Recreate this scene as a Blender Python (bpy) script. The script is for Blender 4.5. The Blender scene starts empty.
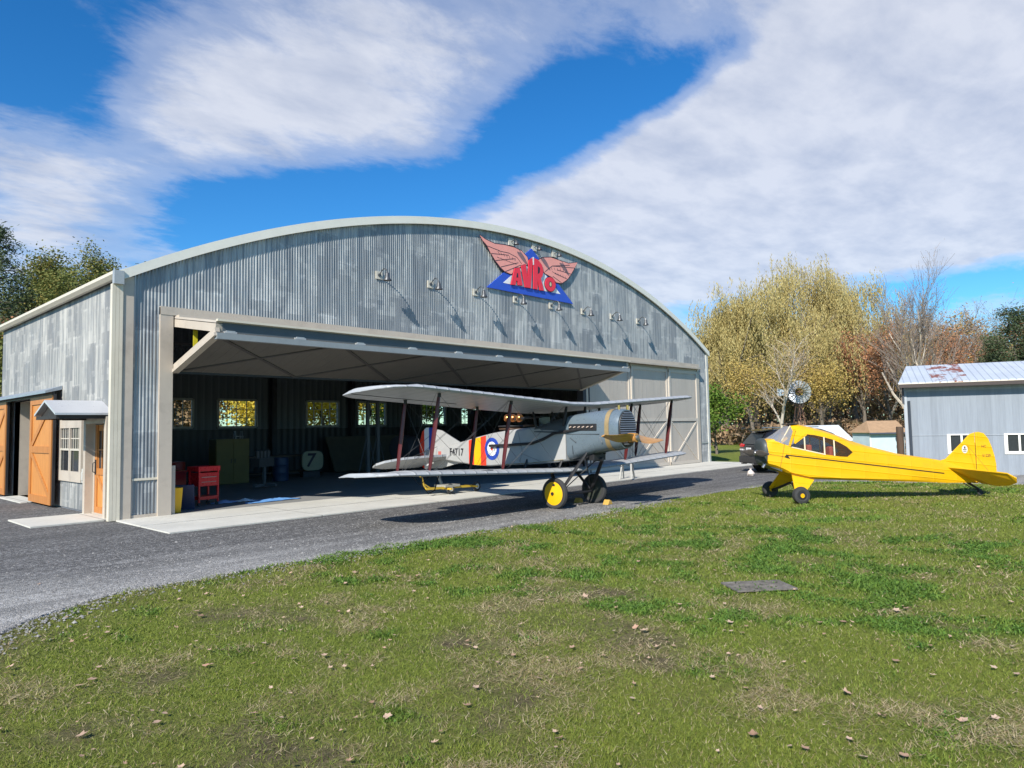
import bpy, math, random
import numpy as np
from mathutils import Vector, Matrix
R = math.radians
sc = bpy.context.scene
COL = sc.collection
rnd = random.Random(7)

# ---------------------------------------------------------------- camera
CR = Matrix(((0.68459868, -0.03319266, -0.72816405), (-0.72872195, -0.05446209, -0.6826406), (-0.01699868, 0.99796399, -0.0614729)))
cd = bpy.data.cameras.new('camera'); cam = bpy.data.objects.new('camera', cd); COL.objects.link(cam)
# camera-to-world: columns are right, up, back
mw = Matrix.Identity(4)
for i in range(3):
    for j in range(3):
        mw[i][j] = CR[i][j]
mw[0][2] *= 1; mw[1][2] *= 1
HC = 1.9
mw.translation = Vector((0, 0, HC))
cam.matrix_world = mw
cd.sensor_width = 36; cd.lens = 702.0 / 1024 * 36; cd.clip_end = 3000; cd.clip_start = 0.05
sc.camera = cam
F = 702.0
def polar(px, D):
    """ground position at depth D along the bearing of a picture column"""
    v = CR @ Vector(((px - 512) / F, -(425 - 384) / F, -1.0))
    return v.x * D, v.y * D

# ---------------------------------------------------------------- materials
def new_mat(name):
    m = bpy.data.materials.new(name); m.use_nodes = True
    nt = m.node_tree; nt.nodes.clear()
    out = nt.nodes.new('ShaderNodeOutputMaterial'); b = nt.nodes.new('ShaderNodeBsdfPrincipled')
    nt.links.new(b.outputs[0], out.inputs[0])
    return m, nt, b
def c4(c): return (c[0], c[1], c[2], 1)
class NT:
    def __init__(s, nt): s.nt = nt; s._tc = None
    def n(s, t, **kw):
        nd = s.nt.nodes.new(t)
        for k, v in kw.items(): setattr(nd, k, v)
        return nd
    def tc(s, which='Object'):
        if not s._tc: s._tc = s.n('ShaderNodeTexCoord')
        return s._tc.outputs[which]
    def l(s, a, b): s.nt.links.new(a, b)
    def mapping(s, src, scale=(1, 1, 1), loc=(0, 0, 0), rot=(0, 0, 0)):
        m = s.n('ShaderNodeMapping'); m.inputs['Scale'].default_value = scale; m.inputs['Location'].default_value = loc; m.inputs['Rotation'].default_value = rot
        s.l(src, m.inputs['Vector']); return m.outputs[0]
    def noise(s, vec, scale, detail=4, rough=0.55, dist=0):
        t = s.n('ShaderNodeTexNoise'); t.inputs['Scale'].default_value = scale; t.inputs['Detail'].default_value = detail
        t.inputs['Roughness'].default_value = rough; t.inputs['Distortion'].default_value = dist
        s.l(vec, t.inputs['Vector']); return t.outputs['Fac']
    def ramp(s, fac, stops):
        r = s.n('ShaderNodeValToRGB'); e = r.color_ramp.elements
        while len(e) < len(stops): e.new(0.5)
        for i, (p, c) in enumerate(stops):
            e[i].position = p; e[i].color = c4(c) if hasattr(c, '__len__') else (c, c, c, 1)
        s.l(fac, r.inputs[0]); return r.outputs[0]
    def mix(s, fac, a, b, mode='MIX'):
        m = s.n('ShaderNodeMix', data_type='RGBA', blend_type=mode)
        for inp, v in ((m.inputs[0], fac), (m.inputs[6], a), (m.inputs[7], b)):
            if hasattr(v, 'links') or hasattr(v, 'is_linked'): s.l(v, inp)
            elif hasattr(v, '__len__'): inp.default_value = c4(v)
            else: inp.default_value = v
        return m.outputs[2]
    def math(s, op, a, b=None, clamp=False):
        m = s.n('ShaderNodeMath', operation=op, use_clamp=clamp)
        for inp, v in zip(m.inputs, (a, b)):
            if v is None: continue
            if hasattr(v, 'is_linked'): s.l(v, inp)
            else: inp.default_value = v
        return m.outputs[0]
    def bump(s, h, strength, dist, b):
        n = s.n('ShaderNodeBump'); n.inputs['Strength'].default_value = strength; n.inputs['Distance'].default_value = dist
        s.l(h, n.inputs['Height']); s.l(n.outputs[0], b.inputs['Normal'])
MATS = {}
def mat(name, col, rough=0.6, metal=0.0, var=0.12, scale=3.0, bump=0.0, bscale=40, spec=0.5, streak=None, dirt=None):
    """painted / plain surface with uneven tone, faint grime and a fine relief"""
    if name in MATS: return MATS[name]
    m, nt, b = new_mat(name); N = NT(nt)
    v = N.tc('Object')
    f = N.noise(N.mapping(v, streak) if streak else v, scale, 6)
    f2 = N.noise(v, scale * 7, 3)
    f = N.math('ADD', N.math('MULTIPLY', f, 0.7), N.math('MULTIPLY', f2, 0.3))
    lo = tuple(x * (1 - var) for x in col); hi = tuple(min(1, x * (1 + var)) for x in col)
    c = N.ramp(f, [(0.3, lo), (0.7, hi)])
    if dirt:
        d = N.noise(v, scale * 1.7, 5, 0.65)
        c = N.mix(N.ramp(d, [(0.52, 0.0), (0.72, dirt[0])]), c, dirt[1])
    N.l(c, b.inputs['Base Color'])
    b.inputs['Roughness'].default_value = rough
    rr = N.ramp(f2, [(0.3, max(0.02, rough - 0.08)), (0.7, min(1, rough + 0.08))]); N.l(rr, b.inputs['Roughness'])
    b.inputs['Metallic'].default_value = metal
    b.inputs['Specular IOR Level'].default_value = spec
    if bump: N.bump(N.noise(v, bscale, 3), bump, 0.01, b)
    MATS[name] = m; return m
def leaf_mat(name, stops, trans=0.25, rough=0.7, pscale=0.35, stretch=(1, 1, 1), isl=0.55):
    """foliage: each leaf its own tone, clumps drift between the stops"""
    if name in MATS: return MATS[name]
    m, nt, b = new_mat(name); N = NT(nt)
    g = N.n('ShaderNodeNewGeometry')
    f = N.math('ADD', N.math('MULTIPLY', g.outputs['Random Per Island'], isl), N.math('MULTIPLY', N.noise(N.mapping(N.tc('Object'), stretch), pscale, 3), 1.3 - isl))
    f = N.math('SUBTRACT', f, 0.13)
    c = N.ramp(f, [(i / (len(stops) - 1), s) for i, s in enumerate(stops)])
    N.l(c, b.inputs['Base Color']); b.inputs['Roughness'].default_value = rough
    b.inputs['Specular IOR Level'].default_value = 0.25
    t = N.n('ShaderNodeBsdfTranslucent'); N.l(c, t.inputs[0])
    mx = N.n('ShaderNodeMixShader'); mx.inputs[0].default_value = trans
    N.l(b.outputs[0], mx.inputs[1]); N.l(t.outputs[0], mx.inputs[2])
    out = [n for n in nt.nodes if n.type == 'OUTPUT_MATERIAL'][0]; N.l(mx.outputs[0], out.inputs[0])
    MATS[name] = m; return m

# ---------------------------------------------------------------- mesh builder
class MB:
    def __init__(s): s.v = []; s.f = []
    def add(s, vs, fs):
        o = len(s.v); s.v += [tuple(p) for p in vs]; s.f += [tuple(i + o for i in q) for q in fs]; return s
    def box(s, x0, x1, y0, y1, z0, z1):
        return s.add([(x0, y0, z0), (x1, y0, z0), (x1, y1, z0), (x0, y1, z0), (x0, y0, z1), (x1, y0, z1), (x1, y1, z1), (x0, y1, z1)],
                     [(0, 3, 2, 1), (4, 5, 6, 7), (0, 1, 5, 4), (1, 2, 6, 5), (2, 3, 7, 6), (3, 0, 4, 7)])
    def bar(s, p, q, w, h, up=(0, 0, 1)):
        """box beam from p to q, w wide, h high"""
        p = Vector(p); q = Vector(q); d = (q - p).normalized(); up = Vector(up)
        sd = d.cross(up)
        if sd.length < 1e-4: sd = d.cross(Vector((1, 0, 0)))
        sd.normalize(); u = sd.cross(d)
        vs = []
        for c in (p, q):
            for a, b in ((-1, -1), (1, -1), (1, 1), (-1, 1)): vs.append(c + sd * a * w / 2 + u * b * h / 2)
        return s.add(vs, [(0, 1, 2, 3), (4, 7, 6, 5), (0, 4, 5, 1), (1, 5, 6, 2), (2, 6, 7, 3), (3, 7, 4, 0)])
    def tube(s, pts, r, n=8, cap=True, flat=1.0):
        pts = [Vector(p) for p in pts]; k = len(pts)
        rs = r if hasattr(r, '__len__') else [r] * k
        rings = []; prev = None
        for i, p in enumerate(pts):
            d = (pts[min(i + 1, k - 1)] - pts[max(i - 1, 0)]).normalized()
            a = prev - d * prev.dot(d) if prev is not None else d.cross(Vector((0, 0, 1)) if abs(d.z) < 0.9 else Vector((1, 0, 0)))
            a.normalize(); prev = a; b = d.cross(a)
            rings.append([p + (a * math.cos(2 * math.pi * j / n) + b * flat * math.sin(2 * math.pi * j / n)) * rs[i] for j in range(n)])
        return s.loft(rings, cap)
    def loft(s, rings, cap=True, closed=True):
        n = len(rings[0]); o = len(s.v)
        for rg in rings: s.v += [tuple(p) for p in rg]
        for i in range(len(rings) - 1):
            for j in range(n if closed else n - 1):
                a = o + i * n + j; b = o + i * n + (j + 1) % n
                s.f.append((a, b, b + n, a + n))
        if cap and closed:
            s.f.append(tuple(o + j for j in reversed(range(n)))); s.f.append(tuple(o + (len(rings) - 1) * n + j for j in range(n)))
        return s
    def prism(s, poly, fn, t0, t1):
        """polygon (u, w) pushed through fn(u, w, t) between t0 and t1"""
        n = len(poly)
        vs = [fn(u, w, t0) for u, w in poly] + [fn(u, w, t1) for u, w in poly]
        fs = [tuple(range(n)), tuple(reversed(range(n, 2 * n)))] + [(i, i + n, (i + 1) % n + n, (i + 1) % n) for i in range(n)]
        return s.add(vs, fs)
    def lathe(s, prof, c=(0, 0, 0), axis='z', n=24):
        rings = []
        for h, r in prof:
            rg = []
            for j in range(n):
                a = 2 * math.pi * j / n; x, y = max(r, 1e-4) * math.cos(a), max(r, 1e-4) * math.sin(a)
                p = (x, y, h) if axis == 'z' else ((h, x, y) if axis == 'x' else (x, h, y))
                rg.append((p[0] + c[0], p[1] + c[1], p[2] + c[2]))
            rings.append(rg)
        return s.loft(rings)
    def build(s, name, m, parent=None, smooth=35, shift=None, bevel=0):
        me = bpy.data.meshes.new(name)
        vs = s.v
        if shift is not None: vs = [(x - shift[0], y - shift[1], z - shift[2]) for x, y, z in vs]
        me.from_pydata(vs, [], s.f); me.validate(clean_customdata=False); me.update()
        import bmesh
        bm = bmesh.new(); bm.from_mesh(me); bmesh.ops.recalc_face_normals(bm, faces=bm.faces); bm.to_mesh(me); bm.free()
        if smooth:
            me.polygons.foreach_set('use_smooth', [True] * len(me.polygons)); me.set_sharp_from_angle(angle=R(smooth))
        if m: me.materials.append(m)
        o = bpy.data.objects.new(name, me); COL.objects.link(o)
        if parent is not None: o.parent = parent
        if bevel:
            bv = o.modifiers.new('bevel', 'BEVEL'); bv.width = bevel; bv.segments = 2; bv.limit_method = 'ANGLE'
        return o
def tag(o, label=None, cat=None, group=None, kind=None):
    for k, v in (('label', label), ('category', cat), ('group', group), ('kind', kind)):
        if v: o[k] = v
    return o
def empty(name, loc=(0, 0, 0), rz=0, label=None, cat=None, group=None):
    o = bpy.data.objects.new(name, None); COL.objects.link(o); o.location = loc; o.rotation_euler = (0, 0, rz)
    o.empty_display_size = 0.2
    return tag(o, label, cat, group)
def copy_tree(o, parent=None):
    c = o.copy(); COL.objects.link(c)
    if parent is not None: c.parent = parent
    for ch in [x for x in COL.objects if x.parent == o]: copy_tree(ch, c)
    return c
def text_mesh(name, body, size, m, depth, fn, parent, shear=0, spacing=1.0):
    """lettering as thin solid mesh; fn maps (u, v, t) of the text plane into space"""
    cu = bpy.data.curves.new('t', 'FONT'); cu.body = body; cu.size = size; cu.align_x = 'CENTER'; cu.align_y = 'CENTER'
    cu.extrude = depth; cu.shear = shear; cu.space_character = spacing; cu.offset = 0.004 * size * 4
    to = bpy.data.objects.new('t', cu); COL.objects.link(to)
    dg = bpy.context.evaluated_depsgraph_get(); dg.update()
    me = bpy.data.meshes.new_from_object(to.evaluated_get(dg)); me.name = name
    bpy.data.objects.remove(to)
    for v in me.vertices: v.co = Vector(fn(v.co.x, v.co.y, v.co.z))
    me.materials.clear(); me.materials.append(m)
    o = bpy.data.objects.new(name, me); COL.objects.link(o); o.parent = parent
    return o
def np_mesh(name, verts, faces, m, parent=None, attr=None):
    """fast mesh from numpy arrays, faces all the same size"""
    me = bpy.data.meshes.new(name); nf, k = faces.shape
    me.vertices.add(len(verts)); me.vertices.foreach_set('co', verts.astype(np.float32).ravel())
    me.loops.add(nf * k); me.loops.foreach_set('vertex_index', faces.astype(np.int32).ravel())
    me.polygons.add(nf); me.polygons.foreach_set('loop_start', np.arange(0, nf * k, k, dtype=np.int32)); 
    me.update(calc_edges=True)
    if attr is not None:
        a = me.color_attributes.new('tone', 'FLOAT_COLOR', 'POINT'); a.data.foreach_set('color', attr.astype(np.float32).ravel())
    if m: me.materials.append(m)
    o = bpy.data.objects.new(name, me); COL.objects.link(o)
    if parent is not None: o.parent = parent
    return o
def vnoise(x, y, scale, seed):
    r = np.random.RandomState(seed); L = r.rand(256, 256)
    u = x / scale; v = y / scale; i = np.floor(u).astype(int); j = np.floor(v).astype(int); a = u - i; b = v - j
    a = a * a * (3 - 2 * a); b = b * b * (3 - 2 * b)
    g = lambda p, q: L[p % 256, q % 256]
    return (g(i, j) * (1 - a) + g(i + 1, j) * a) * (1 - b) + (g(i, j + 1) * (1 - a) + g(i + 1, j + 1) * a) * b
def fbm(x, y, scale, seed, o=4):
    t = 0; w = 1; s = 0
    for k in range(o): t = t + w * vnoise(x, y, scale / 2 ** k, seed + k); s += w; w *= 0.55
    return t / s
# real cloud banks of the sky, placed by bearing: (column, row of the bearing, half-widths in radians, tilt, gain)
CLOUDS = [(340, 85, .26, .12, 0, .88), (230, 100, .16, .13, 0, .62), (470, 25, .16, .08, 0, .5), (20, 200, .14, .14, 0, .9), (110, 195, .10, .06, 0, .4),
          (520, 225, .16, .05, R(-25), .8), (640, 190, .24, .10, R(-27), 1.15), (820, 130, .34, .12, R(-27), 1.25), (1000, 90, .25, .2, R(-20), 1.2),
          (800, 235, .3, .06, 0, .75), (650, 260, .16, .07, 0, .7), (1000, 215, .2, .07, 0, .6), (640, 15, .16, .06, 0, .45), (850, 0, .2, .06, 0, .6),
          (40, 70, .14, .09, 0, -.7), (100, 130, .06, .05, 0, -.25), (560, 115, .15, .07, R(-27), -1.0), (300, 205, .26, .05, R(-8), -1.0), (700, 65, .10, .035, R(-20), -.6), (650, 100, .06, .03, R(-20), -.3), (930, 290, .14, .022, R(-6), -1.1), (170, 20, .10, .05, 0, -.3), (715, 310, .1, .03, 0, -.2)]
# ---------------------------------------------------------------- sky and sun
SUN_EL, SUN_AZ = 35.8, -160.5     # mathematical azimuth of the direction towards the sun
w = bpy.data.worlds.new('World'); sc.world = w; w.use_nodes = True
nt = w.node_tree; nt.nodes.clear(); N = NT(nt)
out = N.n('ShaderNodeOutputWorld'); bg = N.n('ShaderNodeBackground'); N.l(bg.outputs[0], out.inputs[0])
sky = N.n('ShaderNodeTexSky', sky_type='NISHITA', sun_disc=False)
sky.sun_elevation = R(SUN_EL); sky.sun_rotation = R(90 - SUN_AZ); sky.air_density = 1.0; sky.dust_density = 0.15; sky.ozone_density = 3.0; sky.altitude = 200
bg.inputs['Strength'].default_value = 0.092
dirv = N.tc('Generated')
sep = N.n('ShaderNodeSeparateXYZ'); N.l(dirv, sep.inputs[0]); X, Y, Z = sep.outputs
az = N.math('ARCTAN2', Y, X); el = N.math('ARCSINE', Z)
zc = N.math('MAXIMUM', Z, 0.03); zc = N.math('ADD', zc, 0.10)
cmb = N.n('ShaderNodeCombineXYZ'); N.l(N.math('DIVIDE', X, zc), cmb.inputs[0]); N.l(N.math('DIVIDE', Y, zc), cmb.inputs[1])
P = cmb.outputs[0]
# streaked cirrus: a fine grain drawn out along the wind and a soft large-scale field
wind = R(28)
n1 = N.noise(N.mapping(P, (1.0, 1.3, 1), (3.1, 0.7, 0), (0, 0, wind)), 2.2, 9, 0.58, 0.15)
n2 = N.noise(N.mapping(P, (1.0, 1.5, 1), (7.3, 2.2, 0), (0, 0, wind)), 0.9, 4, 0.5, 0.3)
n3 = N.noise(N.mapping(P, (1.0, 1.7, 1), (1.3, 5.2, 0), (0, 0, R(50))), 6.5, 9, 0.66, 0.3)
def blob(a0, e0, ra, re, tilt=0.0):
    da = N.math('SUBTRACT', az, a0); de = N.math('SUBTRACT', el, e0)
    ct, st = math.cos(tilt), math.sin(tilt)
    u = N.math('ADD', N.math('MULTIPLY', da, ct / ra), N.math('MULTIPLY', de, st / ra))
    v = N.math('ADD', N.math('MULTIPLY', da, -st / re), N.math('MULTIPLY', de, ct / re))
    q = N.math('ADD', N.math('MULTIPLY', u, u), N.math('MULTIPLY', v, v))
    return N.math('POWER', 2.718, N.math('MULTIPLY', q, -1))
def azel(px, py):
    v = (CR @ Vector(((px - 512) / F, -(py - 384) / F, -1.0))).normalized()
    return math.atan2(v.y, v.x), math.asin(v.z)
cover = None
for (px, py, ra, re, tilt, g) in CLOUDS:
    a0, e0 = azel(px, py)
    b = N.math('MULTIPLY', blob(a0, e0, ra, re, tilt), g)
    cover = b if cover is None else N.math('ADD', cover, b)
fld = N.math('ADD', N.math('MULTIPLY', n1, 0.62), N.math('ADD', N.math('MULTIPLY', n2, 0.22), N.math('MULTIPLY', n3, 0.32)))
dens = N.math('ADD', fld, N.math('MULTIPLY', cover, 0.42))
mask = N.ramp(dens, [(0.575, 0.0), (0.78, 0.40), (1.05, 0.86)])
mask.node.color_ramp.interpolation = 'EASE'
shade = N.noise(N.mapping(P, (1.0, 1.6, 1), (0.4, 9.0, 0), (0, 0, wind)), 3.6, 8, 0.58, 0.15)
ccol = N.ramp(shade, [(0.30, (4.5, 4.9, 5.9)), (0.62, (6.4, 6.6, 7.2))])
hs = N.n('ShaderNodeHueSaturation'); hs.inputs['Saturation'].default_value = 1.32; hs.inputs['Value'].default_value = 1.1; N.l(sky.outputs[0], hs.inputs['Color'])
skyc = N.mix(1.0, hs.outputs[0], (0.66, 1.02, 1.18), 'MULTIPLY')
N.l(N.mix(mask, skyc, ccol), bg.inputs['Color'])
sl = bpy.data.lights.new('sun', 'SUN'); sl.energy = 5.0; sl.angle = R(0.53); sl.color = (1.0, 0.945, 0.86)
so = bpy.data.objects.new('sun', sl); COL.objects.link(so)
sd = Vector((math.cos(R(SUN_AZ)) * math.cos(R(SUN_EL)), math.sin(R(SUN_AZ)) * math.cos(R(SUN_EL)), math.sin(R(SUN_EL))))
so.rotation_euler = sd.to_track_quat('Z', 'Y').to_euler(); so.location = sd * 50
sc.view_settings.view_transform = 'Standard'; sc.view_settings.look = 'None'; sc.view_settings.exposure = 0.46; sc.view_settings.gamma = 1
sc.cycles.use_denoising = True
sc.cycles.max_bounces = 8; sc.cycles.transparent_max_bounces = 8; sc.cycles.diffuse_bounces = 4

# ---------------------------------------------------------------- ground
def edge_y(x):
    """southern edge of the gravel drive for x < 20.7"""
    return np.interp(x, [-12, -4, 0.3, 1.0, 1.58, 2.28, 3.0, 4.0, 5.3, 8.4, 11.2, 13.4, 16.7, 20.7, 22.6, 23.6, 24.1, 24.5, 25.0, 25.6, 26.4], [-3.0, 3.2, 6.5, 7.4, 8.1, 8.8, 9.25, 9.38, 9.35, 9.45, 9.2, 9.28, 9.3, 9.2, 8.8, 8.0, 6.7, 5.0, 3.4, 1.0, -3.0])
def dip(x, y):
    s = lambda t: np.clip(t, 0, 1) ** 2 * (3 - 2 * np.clip(t, 0, 1))
    return -1.5 * s((x - 33.5) / 9) * s((21 - y) / 5)
def patches(x, y):
    """dry, green-clover and bare-soil weights of the lawn"""
    dry = fbm(x, y, 0.9, 11, 5); green = 0.68 * fbm(x + 40, y, 0.55, 23, 4) + 0.32 * fbm(x + 9, y, 4.0, 29, 2) + 0.010 * np.clip(x - 5, -4, 6); soil = fbm(x, y + 70, 1.1, 37, 5)
    green = np.clip((green - 0.575) * 6, 0, 1); dry = np.clip((dry - 0.475) * 6, 0, 1); soil = np.clip((soil - 0.53) * 5, 0, 1)
    e = np.clip((y - (edge_y(x) - 1.3)) / 1.3, 0, 1) * (x < 5) 
    soil = np.maximum(soil * (1 - green), e * 0.8)
    far = np.clip((np.hypot(x, y) - 7) / 8, 0, 1)
    soil = soil * (1 - 0.75 * far); dry = dry * (1 - 0.45 * far)
    return dry, green, soil
def ground_mesh():
    ax = lambda lo, hi, a, b, st: np.concatenate([-np.geomspace(1, 1 - lo + a, 28)[::-1] + 1 + a, np.arange(a + st, b, st), b + np.geomspace(1, hi - b, 36) - 1])
    xs = ax(-600, 900, -4, 27, 0.16); ys = ax(-600, 900, -6, 13, 0.16)
    gx, gy = np.meshgrid(xs, ys, indexing='ij')
    inside = gy < edge_y(gx) - 0.2
    z = (fbm(gx, gy, 2.2, 5, 3) - 0.5) * 0.05 * inside - 0.012 + dip(gx, gy)
    z = np.where(gy >= edge_y(gx) - 0.2, dip(gx, gy) - 0.012, z)
    near = (np.abs(gx) < 60) & (np.abs(gy) < 60)
    d, g, s = patches(gx, gy)
    v = np.stack([gx, gy, z], -1).reshape(-1, 3); nx, ny = gx.shape
    idx = np.arange(nx * ny).reshape(nx, ny)
    f = np.stack([idx[:-1, :-1], idx[1:, :-1], idx[1:, 1:], idx[:-1, 1:]], -1).reshape(-1, 4)
    at = np.stack([d, g, s, np.ones_like(d)], -1).reshape(-1, 4)
    m, nt, b = new_mat('lawn_soil'); N = NT(nt)
    A = N.n('ShaderNodeAttribute', attribute_name='tone'); sp = N.n('ShaderNodeSeparateColor'); N.l(A.outputs['Color'], sp.inputs[0])
    v3 = N.tc('Object'); fine = N.noise(v3, 26, 8, 0.7); mid = N.noise(v3, 3.0, 6, 0.6); big = N.noise(v3, 0.25, 4)
    base = N.ramp(fine, [(0.3, (0.05, 0.072, 0.012)), (0.5, (0.145, 0.185, 0.028)), (0.72, (0.27, 0.30, 0.055))])
    base = N.mix(N.ramp(big, [(0.35, 0.0), (0.7, 0.5)]), base, (0.25, 0.25, 0.05))
    dryc = N.ramp(fine, [(0.3, (0.12, 0.10, 0.045)), (0.7, (0.34, 0.28, 0.14))])
    soil = N.ramp(fine, [(0.3, (0.05, 0.038, 0.022)), (0.72, (0.18, 0.14, 0.09))])
    grn = N.ramp(fine, [(0.3, (0.04, 0.075, 0.012)), (0.7, (0.13, 0.20, 0.035))])
    c = N.mix(N.math('MULTIPLY', sp.outputs[0], 0.55), base, dryc); c = N.mix(N.math('MULTIPLY', sp.outputs[2], N.ramp(mid, [(0.35, 0.4), (0.6, 1.0)])), c, soil); c = N.mix(sp.outputs[1], c, grn)
    N.l(c, b.inputs['Base Color']); b.inputs['Roughness'].default_value = 0.95; b.inputs['Specular IOR Level'].default_value = 0.15
    N.bump(N.noise(v3, 45, 6, 0.7), 0.9, 0.03, b)
    o = np_mesh('ground', v, f, m, attr=at); tag(o, kind='structure'); o.data.polygons.foreach_set('use_smooth', [True] * len(o.data.polygons))
ground_mesh()

# gravel drive, one sheet 4 mm above the ground's reference level
def drive():
    m, nt, b = new_mat('gravel'); N = NT(nt); v = N.tc('Object')
    vor = N.n('ShaderNodeTexVoronoi'); vor.inputs['Scale'].default_value = 55; N.l(v, vor.inputs['Vector'])
    vor2 = N.n('ShaderNodeTexVoronoi'); vor2.inputs['Scale'].default_value = 24; N.l(v, vor2.inputs['Vector'])
    s1 = N.n('ShaderNodeSeparateColor'); N.l(vor.outputs['Color'], s1.inputs[0])
    s2 = N.n('ShaderNodeSeparateColor'); N.l(vor2.outputs['Color'], s2.inputs[0])
    st = N.ramp(N.math('ADD', N.math('MULTIPLY', s1.outputs[0], 0.6), N.math('MULTIPLY', s2.outputs[0], 0.4)), [(0.1, (0.058, 0.056, 0.053)), (0.6, (0.158, 0.153, 0.146)), (0.95, (0.42, 0.41, 0.39))])
    pale = N.ramp(s1.outputs[0], [(0.1, (0.20, 0.195, 0.18)), (0.9, (0.58, 0.56, 0.52))])
    sep = N.n('ShaderNodeSeparateXYZ'); N.l(v, sep.inputs[0])
    # loose pale stone gathers along the lawn side, compacted dark stone by the slab
    drift = N.math('ADD', N.math('MULTIPLY', N.math('SUBTRACT', 12.2, N.math('ADD', sep.outputs[1], N.math('MULTIPLY', sep.outputs[0], 0.10))), 0.22), N.math('MULTIPLY', N.noise(N.mapping(v, (0.35, 1.1, 1)), 1.3, 5, 0.6), 0.9))
    c = N.mix(N.ramp(drift, [(0.42, 0.0), (0.95, 0.95)]), st, pale)
    tr = N.noise(N.mapping(v, (0.12, 1.6, 1)), 1.1, 5, 0.6)
    c = N.mix(N.ramp(tr, [(0.4, 0.5), (0.62, 0.0)]), c, (0.072, 0.07, 0.067))
    N.l(c, b.inputs['Base Color']); b.inputs['Roughness'].default_value = 0.9; b.inputs['Specular IOR Level'].default_value = 0.3
    N.bump(N.math('ADD', vor.outputs['Distance'], N.noise(v, 60, 5)), 0.7, 0.02, b)
    xs = np.concatenate([np.linspace(-60, -12, 8), np.arange(-11.6, 26.5, 0.14), np.linspace(26.6, 32.4, 6)])
    lo = np.where(xs < 26.4, edge_y(xs), -3.0) + (fbm(xs, xs * 0, 0.9, 3, 5) - 0.5) * 0.6
    hi = np.where(xs > 32.4, 14, 16.9 + 0 * xs); hi = np.where(xs < 5.4, 60, hi)
    mb = MB(); rings = []
    K = 24
    for k in range(-1, K + 1):
        t = 0.0 if k < 0 else (0.0015 if k == 0 else k / K); rings.append([(x, a + (h - a) * t, 0.006 if k >= 0 else -0.04) for x, a, h in zip(xs, lo, hi)])
    mb.loft(rings, cap=False, closed=False)
    tag(mb.build('gravel_drive', m, smooth=0), kind='structure')
drive()
# ================================================================ hangar
HX0, HX1, HY, HB = 5.4, 32.3, 16.9, 28.2
MX = (HX0 + HX1) / 2
def arch(x, lift=0.0):
    Rr = 28.3; return 8.88 - (Rr - math.sqrt(Rr * Rr - (x - MX) ** 2)) + lift
EAVE = arch(HX0)
hg = empty('aircraft_hangar', (MX, HY, 0), 0, 'large arched hangar of weathered corrugated steel with its folding door open', 'hangar')
SH = (MX, HY, 0)
def H(mb, name, m, parent=None, **k):
    o = mb.build(name, m, parent if parent is not None else hg, shift=SH, **k); return o

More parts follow.
